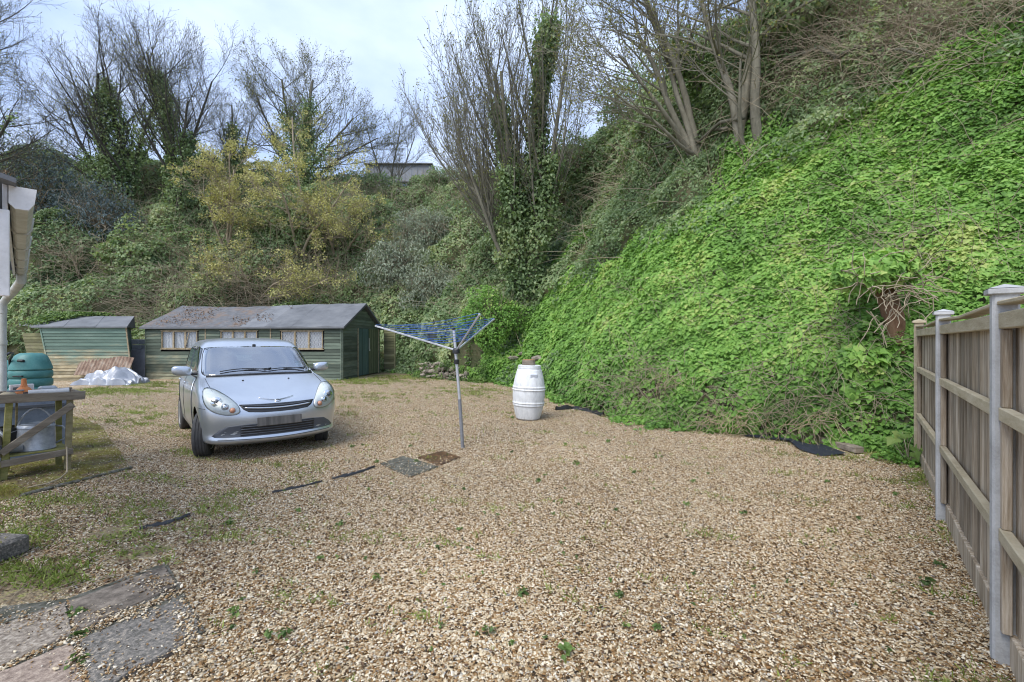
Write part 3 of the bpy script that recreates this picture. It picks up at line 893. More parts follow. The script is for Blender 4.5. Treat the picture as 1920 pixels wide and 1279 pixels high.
# roof: felt laid in strips, the ridge sagging in the middle
def ridge_sag(x):
    t = x / S_LEN
    return -.10 * math.sin(math.pi * min(t / .86, 1)) - .03 * math.sin(7 * t) * (t < .8) - .05 * (t < .3) * (1 - t / .3)
NSTR = 8
xr0, xr1 = -.12, S_LEN + .16
for side in (0, 1):
    for k in range(NSTR):
        a = xr0 + (xr1 - xr0) * k / NSTR - (.03 if k else 0)
        b = xr0 + (xr1 - xr0) * (k + 1) / NSTR
        lift = .004 * (k % 2) + .006
        nx, nyy = 5, 6
        vs, fs = [], []
        for i in range(nx + 1):
            x = a + (b - a) * i / nx
            for j in range(nyy + 1):
                t = j / nyy
                y = -.17 + t * (S_DEP / 2 + .17)
                zz = S_EAVE - .02 + (S_RIDGE - S_EAVE + .06) * t + ridge_sag(x) * t + lift + .010 * math.sin(5 * x + 9 * t) + .02
                if side: y = S_DEP - y
                vs.append((x, y, zz))
        n0 = len(vs)
        vs += [(p[0], p[1], p[2] - .022) for p in vs]
        for i in range(nx):
            for j in range(nyy):
                q0 = i * (nyy + 1) + j
                qd = (q0, q0 + nyy + 1, q0 + nyy + 2, q0 + 1)
                fs.append(qd); fs.append(tuple(p + n0 for p in qd[::-1]))
        rim = [i * (nyy + 1) for i in range(nx + 1)] + [nx * (nyy + 1) + j for j in range(1, nyy + 1)] + [i * (nyy + 1) + nyy for i in range(nx - 1, -1, -1)] + [j for j in range(nyy - 1, 0, -1)]
        for p, p2 in zip(rim, rim[1:] + rim[:1]):
            fs.append((p, p2, p2 + n0, p + n0))
        o = MB().add(vs, fs).build("felt_strip", M_felt_litter if (k < 4 and side == 0) else M_felt, shed, True)
        o.data.polygons.foreach_set("use_smooth", [False] * len(o.data.polygons))
MB().beam((xr0, -.165, S_EAVE - .035), (xr1, -.165, S_EAVE - .035), .07, .02).build("fascia", M_felt, shed)
for s in (0, 1):
    MB().beam((xr1 + .012, -.17 if s == 0 else S_DEP + .17, S_EAVE - .03), (xr1 + .012, S_DEP / 2, S_RIDGE + .03), .09, .02).build("bargeboard", M_felt, shed)
# weathered plank screen that runs on behind the gable
for r in range(16):
    plank(shed, S_LEN + .12, S_LEN + .66, .18 + r * PH, True, S_DEP + .3, M_shed_old)
MB().box((S_LEN + .68, S_DEP + .29, 1.1), (.06, .06, 2.15), None, .005).build("corner_post", M_shed_old, shed)

# ---------------------------------------------------------------- small leaning shed
B0 = G(98, 714)
B1 = G(249, 713)
shed2 = thing("small_shed", "small leaning green shed with ivy spilling over its felt roof", "shed", B0, math.atan2(B1.y - B0.y, B1.x - B0.x))
L2 = (B1 - B0).length
H2, D2, R2 = 2.14, 2.2, 2.62
shear = -.20
for r in range(17):
    z = r * PH
    plank(shed2, shear * z + .0, L2 + shear * z * .55, z, True, 0, M_shed2)
for x, s in ((.0, shear), (L2, shear * .55)):
    MB().beam((x, -.03, 0), (x + s * H2, -.03, H2), .05, .03, (1, 0, 0)).build("corner_batten", M_frame if x else M_shed2, shed2)
MB().add([(shear * .0 + .02, .06, 0), (L2 - .03, .06, 0), (L2 + shear * .55 * H2 - .03, .06, H2 - .03), (shear * H2 + .02, .06, H2 - .03), (-1.4, D2, 0), (L2 - 1.4, D2, 0), (L2 - 1.4 + shear * .55 * H2, D2, H2), (shear * H2 - 1.4, D2, H2)],
         [(0, 1, 2, 3), (4, 7, 6, 5), (0, 3, 7, 4), (1, 5, 6, 2), (3, 2, 6, 7)]).build("carcass", M_shed2, shed2)
xa, xb = shear * H2 - .22, L2 + shear * .55 * H2 + .12
for k in range(3):
    a, b = xa + (xb - xa) * k / 3 - (.03 if k else 0), xa + (xb - xa) * (k + 1) / 3
    MB().add([(a, -.14, H2), (b, -.14, H2 + .01), (b - .6, D2 / 2, R2), (a - .6, D2 / 2, R2 - .01),
              (a, -.14, H2 - .05), (b, -.14, H2 - .04), (b - .6, D2 / 2, R2 - .05), (a - .6, D2 / 2, R2 - .06)],
             [(0, 1, 2, 3), (4, 7, 6, 5), (0, 4, 5, 1), (1, 5, 6, 2), (2, 6, 7, 3), (3, 7, 4, 0)]).build("felt_strip", M_felt, shed2)
MB().add([(xa - .6, D2 / 2, R2 - .03), (xb - .6, D2 / 2, R2 - .01), (xb - 1.4, D2 + .1, H2), (xa - 1.2, D2 + .1, H2), (xb, -.14, H2 - .02)], [(0, 1, 2, 3), (1, 4, 2)]).build("rear_roof", M_felt, shed2)
for r in range(15):                                                # mossy boards of the splayed left side
    z = r * PH
    MB().beam((shear * z - .02, .02, z + PH / 2), (shear * z - 2.0, 1.4, z + PH / 2), PH * 1.1, .014).build("plank", M_shed_old, shed2)
MB().beam((shear * H2 - .05, -.05, H2 + .02), (shear * H2 - 2.1, 1.45, H2 + .15), .12, .03).build("bargeboard", M_felt, shed2)

# block wall and slate panel in the gap between the sheds
gw = thing("block_wall", "stub of pale block wall in the gap between the two sheds", "wall", G(256, 708))
for r in range(7):
    for k in range(2):
        MB().box((-.26 + k * .46 + (.1 if r % 2 else 0), .25, .12 + r * .235), (.44, .2, .222), None, .012).build("block", M_stone if r < 5 else M_conc, gw)
pn = MB().box((0, 0, .62), (.60, .03, 1.22), Matrix.Rotation(-.07, 3, 'Y'), .006).build("panel", mat_worn("slate_panel", [(.3, (.09, .095, .11)), (.7, (.17, .18, .20))], 6, .7), None)
pn.location = G(256, 711); pn.rotation_euler = (-.1, 0, 0)
tag(pn, "dark grey panel propped upright between the two sheds", "panel")

# silver tarpaulin heap and the rusty sheet behind it
tp = G(190, 722)
nu, nv = 90, 46
U, V_ = np.meshgrid(np.linspace(-1, 1, nu), np.linspace(-1, 1, nv), indexing='ij')
X = U * 1.02; Yy = V_ * .60
Z = np.clip(1 - np.abs(U) ** 2.6, 0, 1) * np.clip(1 - np.abs(V_) ** 2.2, 0, 1)
Pq = np.stack([X, Yy, 0 * X], -1)
Z = Z * (.42 + .10 * np.sin(U * 3 + .5)) + (Z > .02) * (np.abs(wav(Pq * np.array([.6, 1.4, 1]), .34, 61)) * .20 + np.abs(wav(Pq, .16, 62)) * .03) 
X = X + .06 * wav(Pq, .4, 63); Yy = Yy + .06 * wav(Pq, .35, 64)
ii, jj = np.meshgrid(np.arange(nu - 1), np.arange(nv - 1), indexing='ij'); q = (ii * nv + jj).ravel()
M_tarp = mat_worn("silver_tarpaulin", [(.3, (.28, .30, .34)), (.6, (.38, .40, .44)), (.8, (.50, .52, .56))], 5, .36, .35, .25, .01, 30, vary=0)
tarp = np_mesh("tarpaulin", np.stack([X, Yy, Z + .005], -1).reshape(-1, 3), np.stack([q, q + nv, q + nv + 1, q + 1], 1), M_tarp)
tarp.location = (tp.x, tp.y + .45, 0)
tag(tarp, "crumpled silver tarpaulin heaped in front of the small shed", "tarpaulin")
rp = G(190, 717)
vs, fs = [], []
for i in range(81):
    x = -1.05 + 2.1 * i / 80
    for j in range(2):
        vs.append((x + .05 * j, .30 * j + .02 * math.sin(i * 2 * math.pi / 5), .35 + .72 * j + .03 * math.sin(i * .13)))
for i in range(80): fs.append((2 * i, 2 * i + 2, 2 * i + 3, 2 * i + 1))
rust = MB().add(vs, fs).build("rusty_sheet", mat_worn("rusty_iron", [(.3, (.10, .065, .05)), (.46, (.20, .135, .10)), (.58, (.30, .24, .19)), (.72, (.38, .36, .32))], 5, .85, 0, .5, .01, 50, (1, 1, .5)), None, True)
rust.location = (rp.x - .55, rp.y + .55, -.14)
tag(rust, "rusty corrugated iron sheet leaning behind the silver tarpaulin", "metal sheet")

# ---------------------------------------------------------------- corner of the house at the left edge
M_upvc = mat_worn("white_upvc", [(.3, (.52, .52, .52)), (.6, (.70, .70, .71)), (.8, (.78, .78, .79))], 7, .4, 0, .05, .002, 60, vary=0)
M_upvc_old = mat_worn("grimy_gutter", [(.3, (.34, .35, .30)), (.55, (.50, .52, .50)), (.8, (.64, .66, .67))], 5, .5, 0, .1, .003, 60, vary=.12)
house = thing("house_corner", "corner of a house roof with white gutter and downpipe", "house", (-6.7, 6.0, 0))
hl = Vector((-6.7, 6.0, 0))
ga, gb = Vector((-2.585, 2.40, 2.37)), Vector((-6.04, 5.60, 2.50))     # the gutter, near end to far end
gd = (gb - ga).normalized(); gs = Vector((gd.y, -gd.x, 0)).normalized()
NG = 5
for k in range(NG):
    a, b = ga + (gb - ga) * (k / NG), ga + (gb - ga) * ((k + 1) / NG) - gd * .012
    prof = [(-.044, .0), (-.044, -.085), (-.022, -.11), (.022, -.11), (.042, -.075), (.050, .0)]
    vs, fs = [], []
    for p in (a, b):
        for (u, z) in prof: vs.append(p - hl + gs * u + Vector((0, 0, z)))
        for (u, z) in prof[::-1]: vs.append(p - hl + gs * u * .92 + Vector((0, 0, z + .006)))
    n = 12
    for i in range(n): fs.append((i, (i + 1) % n, n + (i + 1) % n, n + i))
    fs.append(tuple(range(n))); fs.append(tuple(range(n, 2 * n))[::-1])
    g_ = MB().add(vs, fs).build("gutter", M_upvc_old, house)
    br = MB()
    for i in range(5):
        (u0, z0), (u1, z1) = prof[i], prof[i + 1]
        p = b - hl
        br.beam(p + gs * u0 * 1.06 + Vector((0, 0, z0 * 1.05)), p + gs * u1 * 1.06 + Vector((0, 0, z1 * 1.05)), .05, .012, gd, 0)
    br.build("bracket", M_upvc_old, g_)
vs = [ga - hl + gs * u * 1.08 + Vector((0, 0, z * 1.05 + .004)) - gd * o for o in (0, .03) for (u, z) in prof]
MB().add(vs, [tuple(range(6))[::-1], tuple(range(6, 12))] + [(i, (i + 1) % 6, 6 + (i + 1) % 6, 6 + i) for i in range(6)]).build("stop_end", M_upvc, house)
ex = gb - hl
MB().tube([ex + Vector((0, 0, -.10)), ex + Vector((.0, .0, -.19)), Vector((-.02, .12, 2.22)), Vector((-.25, .26, 2.16)), Vector((-.32, .27, 2.08)), Vector((-.32, .27, 1.95))], .045, 14).build("elbow", M_upvc_old, house, 'auto')
MB().tube([(-.32, .27, 1.97), (-.32, .27, .0)], .040, 16).build("downpipe", M_upvc_old, house, 'auto')
for z in (1.55, .75):
    MB().lathe([(.042, -.03), (.048, -.03), (.048, .03), (.042, .03)], 16, (-.32, .27, z)).build("pipe_clip", M_upvc_old, house, 'auto')
wl = -gs                                                              # away from the yard
def hp(t, off, z): return ga + (gb - ga) * t - hl + wl * off + Vector((0, 0, z - (ga.z + (gb.z - ga.z) * t)))
MB().beam(hp(0, .060, 2.33), hp(1, .060, 2.46), .17, .02, (0, 0, 1)).build("fascia", M_upvc, house)
NB = 7
for k in range(NB):                                                   # soffit boards under the eave, end boards below the verge
    a = hp(0, .055, 2.21 - k * .062); b = hp(0, 1.0, 2.21 - k * .062)
    MB().beam(a, b, .064, .02, (0, 0, 1), .004).build("cladding_board", M_upvc_old, house)
MB().beam(hp(-.01, .08, 2.285), hp(-.01, 1.2, 2.285), .085, .03, (0, 0, 1)).build("verge_board", M_upvc, house)
MB().beam(hp(-.005, .065, 1.80), hp(-.005, .065, 2.245), .045, .03, gs).build("corner_trim", M_upvc, house)
for t0 in (0.0,):
    MB().add([hp(0, .12, 2.20), hp(1, .12, 2.3), hp(1, 1.3, 2.3), hp(0, 1.3, 2.2)], [(0, 1, 2, 3)]).build("soffit", M_upvc_old, house)
for k in range(4):
    a0, b0 = k / 4, (k + 1) / 4 - .004
    vs = [hp(a0 - (.03 if k == 0 else 0), .02, 2.365), hp(b0, .02, 2.41), hp(b0, 1.3, 2.75), hp(a0 - (.03 if k == 0 else 0), 1.3, 2.70)]
    MB().add(vs + [v + Vector((0, 0, .025)) for v in vs], [(0, 3, 2, 1), (4, 5, 6, 7), (0, 1, 5, 4), (1, 2, 6, 5), (2, 3, 7, 6), (3, 0, 4, 7)]).build("roof_slate", M_felt, house)
r_ = np.random.default_rng(4)
pm = np.array([tuple(hp(-.02 + .01 * r_.random(), .12 + r_.normal(0, .03), 2.40) + hl) for _ in range(260)])
pm[:, 2] += .012 + np.abs(r_.normal(0, .012, 260))
leaves("moss_clump", pm, np.tile([0, 0, 1.], (260, 1)), .022, T_BLADE, M_litter, r_.uniform(.3, 1, 260), house, org=hl, tilt=.8, tip=(0, 0, 1))

# ---------------------------------------------------------------- paving and other flat things
M_slab_a = mat_worn("brown_slab", [(.36, (.06, .05, .042)), (.5, (.145, .122, .10)), (.66, (.27, .23, .19))], 14, .9, 0, .6, .006, 110)
M_slab_b = mat_worn("grey_slab", [(.38, (.075, .070, .062)), (.5, (.15, .142, .13)), (.58, (.25, .225, .20)), (.66, (.44, .37, .29))], 60, .9, 0, .6, .006, 150)
M_slab_c = mat_worn("buff_slab", [(.38, (.12, .10, .08)), (.5, (.26, .22, .18)), (.64, (.45, .40, .34))], 45, .9, 0, .6, .006, 130)
M_slab_d = mat_worn("pink_slab", [(.36, (.14, .105, .085)), (.5, (.255, .20, .165)), (.66, (.40, .33, .27))], 30, .9, 0, .6, .006, 120)
SZ = .026
def gslab(pxs, z=SZ): return [(G(x, y, z).x, G(x, y, z).y) for x, y in pxs]
bedp = gslab([(-120, 1150), (126, 1120), (312, 1052), (385, 1180), (150, 1300), (-300, 1400)], .02)
paving = MB().prism(bedp, -.02, .012).build("path", M_concrete_dark)
paving['kind'] = 'structure'
def slab(pxs, mat, z=SZ):
    p0 = gslab(pxs, z); p = []
    rj = random.Random(int(pxs[0][0]) + 900)
    for (x0, y0), (x1, y1) in zip(p0, p0[1:] + p0[:1]):               # worn, slightly chipped edges
        for k in range(9):
            t = k / 9; j = .0045 if k else .009
            p.append((x0 + (x1 - x0) * t + rj.uniform(-j, j), y0 + (y1 - y0) * t + rj.uniform(-j, j)))
    n = len(p); cxm = sum(a for a, _ in p) / n; cym = sum(b for _, b in p) / n
    m = MB()
    def ring(s, zz): return [(cxm + (a - cxm) * s, cym + (b - cym) * s, zz) for a, b in p]
    vs = ring(1, -.01) + ring(1, z - .008) + ring(.975, z)
    fs = [tuple(2 * n + i for i in range(n))] + [(l * n + i, l * n + (i + 1) % n, (l + 1) * n + (i + 1) % n, (l + 1) * n + i) for l in range(2) for i in range(n)]
    return m.add(vs, fs).build("paving_slab", mat, paving)
slab([(127, 1128), (309, 1060), (322, 1080), (331, 1097), (142, 1183)], M_slab_a)
slab([(150, 1197), (343, 1119), (374, 1168), (366, 1195), (168, 1300)], M_slab_b)
slab([(-60, 1192), (123, 1128), (137, 1186), (-70, 1278)], M_slab_c)
slab([(-75, 1290), (138, 1201), (160, 1300), (-40, 1400)], M_slab_d)
# grit lying loose on the slabs
r = np.random.default_rng(77)
def on_slab(n, cx_, cy_, sx_, sy_):
    out = []
    for _ in range(n):
        p = G(cx_ + r.normal(0, sx_), cy_ + r.normal(0, sy_), SZ); out.append(p)
    return out
gp_ = on_slab(300, 292, 1096, 24, 10) + on_slab(260, 350, 1150, 14, 18) + on_slab(300, 245, 1152, 58, 6) + on_slab(260, 200, 1190, 130, 45) + on_slab(260, 352, 1195, 14, 25) + on_slab(300, 60, 1160, 60, 12) + on_slab(160, 148, 1240, 10, 30) + on_slab(260, 260, 1255, 70, 10)
for (x0, y0), (x1, y1), k_ in (((145, 1190), (342, 1108), 700), ((130, 1130), (165, 1290), 420), ((-40, 1275), (138, 1192), 380), ((160, 1290), (366, 1200), 200)):
    for _ in range(k_):
        t = r.random(); gp_.append(G(x0 + (x1 - x0) * t + r.normal(0, 4), y0 + (y1 - y0) * t + r.normal(0, 4), .016))
V, F, R = pebble_arrays(len(gp_), .0001, r)
V = V.reshape(-1, 9, 3) + np.array([tuple(p) for p in gp_])[:, None, :]
o = np_mesh("loose_grit", V.reshape(-1, 3), F, M_pebble, attrs={'rnd': R}); tag(o, "loose pebbles scattered over the paving slabs", "gravel", kind='stuff')

# inspection cover and its rusty neighbour, set flush in the gravel
p = gslab([(713, 869), (756, 855), (822, 875), (768, 894)], .014)
cv = MB().prism(p, -.01, .016).build("inspection_cover", M_concrete_dark)
tag(cv, "mossy grey concrete cover slab lying in the gravel by the dryer pole", "drain cover")
_r = NT("rusty_water"); _v = _r.coord()
_r.base(_r.ramp(_r.noise(_v, 14, 6, .7), [(.3, (.02, .012, .008)), (.5, (.075, .032, .012)), (.62, (.15, .07, .025)), (.8, (.24, .17, .11))]), .35, 0, .5)
_r.bump(_r.noise(_v, 50, 4, .7), .5, .01)
p = gslab([(784, 857), (828, 846), (864, 857), (822, 873)], .012)
rc = MB().prism(p, -.01, .016).build("rusty_cover", _r.m)
tag(rc, "rust brown metal drain cover half sunk in gravel behind the concrete cover", "drain cover")

gq = []
for cx_, cy_, a_, b__, k_ in ((768, 874, 26, 8, 150), (760, 888, 26, 5, 170), (826, 860, 22, 7, 160), (800, 872, 16, 5, 120), (850, 866, 14, 5, 90), (726, 872, 10, 5, 60)):
    for _ in range(k_):
        gq.append(G(cx_ + r.normal(0, a_), cy_ + r.normal(0, b__), .014))
V, F, R = pebble_arrays(len(gq), .0001, r)
V = V.reshape(-1, 9, 3) + np.array([tuple(q_) for q_ in gq])[:, None, :]
o = np_mesh("loose_grit", V.reshape(-1, 3), F, M_pebble, attrs={'rnd': R}); tag(o, "loose pebbles strewn over the two drain covers", "gravel", kind='stuff')
# black weed membrane showing through
def strip(pxs, w, name, label, cat, mat=M_black_plastic, zl=.02):
    pts = [G(x, y, .012) for x, y in pxs]
    m = MB(); vs, fs = [], []
    rr = random.Random(len(pxs) + int(pxs[0][0]))
    N_ = 14
    for i in range(N_ + 1):
        t = i / N_ * (len(pts) - 1); k = min(int(t), len(pts) - 2); f = t - k
        p = pts[k].lerp(pts[k + 1], f); d = (pts[k + 1] - pts[k]).normalized(); s = Vector((-d.y, d.x, 0))
        ww = w * (.35 + .65 * math.sin(math.pi * (i + .4) / (N_ + .8))) * rr.uniform(.8, 1.2)
        h = zl * rr.uniform(.6, 1.5)
        vs += [p - s * ww, p - s * ww * .3 + Vector((0, 0, h)), p + s * ww * .4 + Vector((0, 0, h * .7)), p + s * ww]
    for i in range(N_):
        for j in range(3): fs.append((4 * i + j, 4 * i + 4 + j, 4 * i + 5 + j, 4 * i + 1 + j))
    o = m.add(vs, fs).build(name, mat, None, True)
    return tag(o, label, cat)
strip([(622, 898), (660, 889), (702, 876)], .035, "membrane_strip", "short black plastic strip poking from gravel beside the concrete cover", "plastic strip")
strip([(510, 924), (560, 914), (604, 903)], .015, "membrane_strip", "thin dark plastic edge in the gravel in front of the car", "plastic strip")
strip([(262, 992), (310, 981), (356, 966)], .03, "membrane_strip", "black plastic strip lying in the grassy gravel near the slabs", "plastic strip")
strip([(1042, 769), (1075, 766), (1105, 771), (1132, 781)], .07, "black_pipe", "black plastic sheet edge bunched at the foot of the bank right of the barrel", "plastic sheet", zl=.07)
def sheet(pxs, z=.03):
    vs = [(*(G(x, y, z).xy), z + .02 * math.sin(i * 2.1)) for i, (x, y) in enumerate(pxs)]
    m = MB(); c = sum((Vector(v) for v in vs), Vector()) / len(vs)
    n = len(vs); mid = [tuple(c + (Vector(v) - c) * .55 + Vector((0, 0, .03 * math.sin(i * 1.7)))) for i, v in enumerate(vs)]
    m.add(vs + mid + [tuple(c + Vector((0, 0, .02)))], [(i, (i + 1) % n, n + (i + 1) % n, n + i) for i in range(n)] + [(n + i, n + (i + 1) % n, 2 * n) for i in range(n)])
    return m.build("weed_membrane", M_membrane)
tag(sheet([(1395, 817), (1440, 806), (1500, 815), (1540, 832), (1588, 852), (1540, 853), (1500, 843), (1480, 828), (1440, 820)]), "dark blue woven weed membrane exposed by the timbers", "weed membrane")
for k, (a, b) in enumerate((((1532, 822), (1612, 846)), ((1540, 812), (1600, 828)))):
    pa, pb = G(*a, .05), G(*b, .05)
    pa.z = pb.z = .06 + .07 * k
    o = MB().beam(pa + Vector((0, .12 * k, 0)), pb + Vector((0, .12 * k, 0)), .09, .14, ch=.012).build("timber", M_bench_grey)
    tag(o, ("lower" if k == 0 else "upper, shorter") + " grey timber lying at the foot of the ivy bank near the fence", "timber")

# mossy block at the left edge
bp = G(20, 1060)
blk = MB().box((0, 0, .07), (.36, .28, .14), Matrix.Rotation(-.1, 3, 'Z'), .02).build("concrete_block", M_slab_b, None)
blk.location = (bp.x - .26, bp.y + .08, 0)
tag(blk, "mossy concrete block on the grass at the left edge of the yard", "concrete block")
r = np.random.default_rng(8)
n = 1500
P = np.stack([bp.x - .26 + r.uniform(-.18, .17, n), bp.y - .04 + r.normal(0, .05, n), .14 + r.uniform(0, .02, n)], 1)
P[:700, 1] = bp.y + .08 - .15 + r.normal(0, .015, 700); P[:700, 2] = r.uniform(.02, .15, 700)
leaves("moss", P, np.tile([0, -.3, 1.], (n, 1)), .024, T_BLADE, M_moss, r.uniform(.35, .9, n), blk, org=blk.location, tilt=.8, tip=(0, 0, 1))

# concrete apron with its mossy kerb, under the bench
ap = [(G(x, y, .03).x, G(x, y, .03).y) for x, y in [(-200, 790), (60, 778), (130, 777), (165, 786), (195, 802), (203, 818), (222, 838), (230, 856), (246, 876), (170, 895), (90, 913), (-60, 950), (-400, 960)]]
_m = NT("moss_sheet"); _v = _m.coord()
_m.base(_m.ramp(_m.noise(_v, 4.5, 9, .78), [(.36, (.20, .165, .115)), (.44, (.12, .095, .055)), (.50, (.17, .145, .065)), (.56, (.20, .19, .06)), (.63, (.16, .17, .055)), (.70, (.24, .20, .14))]), .95, 0, .1)
_m.bump(_m.noise(_v, 40, 6, .7), .9, .02)
apron = MB().prism(ap, -.02, .011).build("concrete_apron", _m.m)
apron['kind'] = 'structure'
for k, (a, b) in enumerate(zip([(248, 877), (200, 889), (150, 902), (100, 914)], [(203, 888), (153, 901), (104, 913), (40, 930)])):
    MB().beam(G(*a, .012) + Vector((0, 0, .004)), G(*b, .012) + Vector((0, 0, .004)), .036, .05, ch=.012).build("kerb_stone", M_concrete_dark, apron)

# ---------------------------------------------------------------- low stone wall
sw0, sw1 = G(790, 708), G(878, 716)
swall = thing("stone_wall", "low crumbling rubble stone wall at the foot of the bank behind the dryer", "wall", sw0)
def stone_mesh(m, c, r_, rr):
    ico = [(0, 0, 1), (.9, 0, .45), (.28, .85, .45), (-.72, .53, .45), (-.72, -.53, .45), (.28, -.85, .45), (.72, .53, -.45), (-.28, .85, -.45), (-.9, 0, -.45), (-.28, -.85, -.45), (.72, -.53, -.45), (0, 0, -1)]
    fc = [(0, 1, 2), (0, 2, 3), (0, 3, 4), (0, 4, 5), (0, 5, 1), (1, 6, 2), (2, 6, 7), (2, 7, 3), (3, 7, 8), (3, 8, 4), (4, 8, 9), (4, 9, 5), (5, 9, 10), (5, 10, 1), (1, 10, 6), (6, 11, 7), (7, 11, 8), (8, 11, 9), (9, 11, 10), (10, 11, 6)]
    M = Matrix.Rotation(rr.uniform(0, 6.28), 3, rr.choice('XYZ')) 
    return m.add([tuple(Vector(c) + Vector([v * s * rr.uniform(.85, 1.12) for v, s in zip(M @ Vector(p), r_)])) for p in ico], fc)
rr = random.Random(3)
dv = sw1 - sw0
for row in range(4):
    x = 0.0
    while x < 1.0:
        wd = rr.uniform(.10, .34)
        p = dv * x + Vector((0, .1 + .05 * row + rr.uniform(-.10, .06), .08 + row * .17 + rr.uniform(-.06, .06)))
        if not (row >= 3 and x > .5) and not (row == 2 and x > .8):
            stone_mesh(MB(), p, (wd * rr.uniform(.5, .68), .15, rr.uniform(.07, .135)), rr).build("stone", M_stone, swall)
        x += wd / dv.length
for (px, py), sz_, lab in (((962, 680), .24, "pinkish rubble stone on the bank just left behind the barrel"), ((985, 672), .32, "large flat rubble stone directly above the barrel top"), ((1008, 682), .28, "grey rubble slab on the bank right of the barrel top")):
    l = hill_hit(px, py)
    s = stone_mesh(MB(), (0, 0, .05), (sz_, sz_ * .8, .10), rr).build("stone", M_stone)
    s.location = l + Vector((0, -.2, .14))
    tag(s, lab, "stone", "rubble stones behind the barrel")

# ---------------------------------------------------------------- white barrel
_b = NT("grimy_white_plastic"); _v = _b.coord((1, 1, .35))
_b.base(_b.ramp(_b.noise(_v, 11, 7, .7), [(.3, (.46, .47, .48)), (.44, (.62, .64, .66)), (.62, (.76, .78, .80))]), .55, 0, .4)
_b.bump(_b.noise(_v, 60, 3), .1, .003)
bl = G(990, 786)
barrel = thing("barrel", "grimy white plastic barrel with two raised hoops standing on the gravel", "barrel", bl)
prof = [(.0, 0), (.195, 0), (.208, .012)]
def rad(z): return .205 + .118 * math.sin(math.pi * (z * .93 + .06) / 1.10) ** .9 if 0 <= z <= 1.06 else .21
zs = np.linspace(.03, 1.0, 60)
for z in zs:
    r0 = rad(z)
    for zc in (.30, .345, .605, .65):
        r0 += .016 * math.exp(-((z - zc) / .013) ** 2)
    prof.append((r0, z))
prof += [(.225, 1.02), (.236, 1.025), (.236, 1.05), (.225, 1.055), (.232, 1.06), (.232, 1.08), (.20, 1.09), (.19, 1.075), (0, 1.075)]
MB().lathe(prof, 48).build("drum", _b.m, barrel, 'auto')
M = Matrix.Rotation(.25, 3, 'Z')
an = -1.30
MB().box((rad(.88) * math.cos(an) * .97, rad(.88) * math.sin(an) * .97, .885), (.15, .035, .10), Matrix.Rotation(an + math.pi / 2, 3, 'Z') @ Matrix.Rotation(.22, 3, 'X'), .012).build("label_recess", mat_plain("clean_white_plastic", (.68, .72, .80), .5), barrel)
barrel.rotation_euler = (0, .03, 0)
wb = thing("wood_block", "short sawn log block with orange top sitting on the white barrel", "log", bl + Vector((.015, 0, 1.078)))
MB().lathe([(0, 0), (.125, 0), (.135, .02), (.13, .11)], 14, sx=1, sy=.85).build("bark", M_bench_grey, wb, False)
MB().lathe([(.128, .108), (.12, .122), (0, .118)], 14, sx=1, sy=.85).build("sawn_top", mat_worn("orange_wood", [(.3, (.22, .11, .05)), (.6, (.42, .25, .13))], 16, .9), wb, False)

# ---------------------------------------------------------------- rotary clothes dryer
db = G(868, 840)
dryer = thing("rotary_dryer", "grey rotary clothes dryer with blue lines standing open on the gravel", "clothes dryer", db)
hub = W(855.5, 657, db.y) - db; topp = W(851, 619, db.y) - db
MB().tube([(0, 0, -.05), hub * .50], .026, 14).build("lower_pole", M_alu_grey, dryer, 'auto')
MB().tube([hub * .50, topp], .022, 14).build("upper_pole", M_alu, dryer, 'auto')
MB().lathe([(.0, 0), (.026, 0), (.026, .03), (0, .04)], 12, topp).build("pole_cap", M_black_plastic, dryer)
MB().lathe([(.03, -.05), (.055, -.045), (.055, .0), (.04, .03), (.03, .035)], 16, hub).build("hub", M_black_plastic, dryer, 'auto')
MB().lathe([(.028, -.16), (.04, -.155), (.04, -.1), (.028, -.09)], 16, hub * .97).build("collar", M_black_plastic, dryer, 'auto')
tips = [W(705, 611.5, 6.95) - db, W(899, 590, 5.75) - db, W(926, 599, 7.65) - db]
arms = []
M_blue = mat_plain("blue_line", (.035, .12, .42), .45)
for tp_ in tips:
    a = MB().beam(hub + (tp_ - hub).normalized() * .04, tp_, .026, .017, ch=.004).build("arm", M_alu, dryer)
    MB().box(tp_, (.03, .03, .03), None, .006).build("end_cap", mat_plain("grey_plastic", (.4, .42, .45), .5) if "grey_plastic" not in bpy.data.materials else bpy.data.materials["grey_plastic"], a)
for k in range(9):
    f = .30 + .70 * k / 8
    m = MB()
    for i in range(3):
        a, b = hub.lerp(tips[i], f), hub.lerp(tips[(i + 1) % 3], f)
        pts = [a.lerp(b, t) + Vector((0, 0, .018 - .06 * math.sin(math.pi * t) * (.4 + .6 * f))) for t in (0, .25, .5, .75, 1)]
        m.tube(pts, .0034, 5, False)
    m.build("washing_line", M_blue, dryer, True)
for tp_ in tips:
    MB().tube([topp, hub.lerp(tp_, .62)], .003, 5).build("stay_cord", M_alu, dryer)
# ---------------------------------------------------------------- silver hatchback
fl, fr_ = G(378, 852), G(597, 826)                                   # where the two front tyres meet the gravel
axis = (fr_ - fl).normalized()
head = Vector((axis.y, -axis.x, 0))
mid = (fl + fr_) / 2
CAR_AXF, CAR_AXR = 1.13, -1.31
HEAD_TURN = math.radians(5)
head = Vector((head.x * math.cos(HEAD_TURN) - head.y * math.sin(HEAD_TURN), head.x * math.sin(HEAD_TURN) + head.y * math.cos(HEAD_TURN), 0))
CS = 1.055
car = thing("car", "silver five door hatchback parked on the gravel in front of the long shed", "car", mid - head * CAR_AXF * CS + Vector((.05, 0, 0)), math.atan2(head.y, head.x))
car_t = NT("silver_paint")
_v = car_t.coord()
car_t.base(car_t.ramp(car_t.noise(_v, 3, 4), [(.3, (.49, .535, .60)), (.7, (.55, .595, .655))]), .33, .75, .5)
car_t.b.inputs['Coat Weight'].default_value = .6
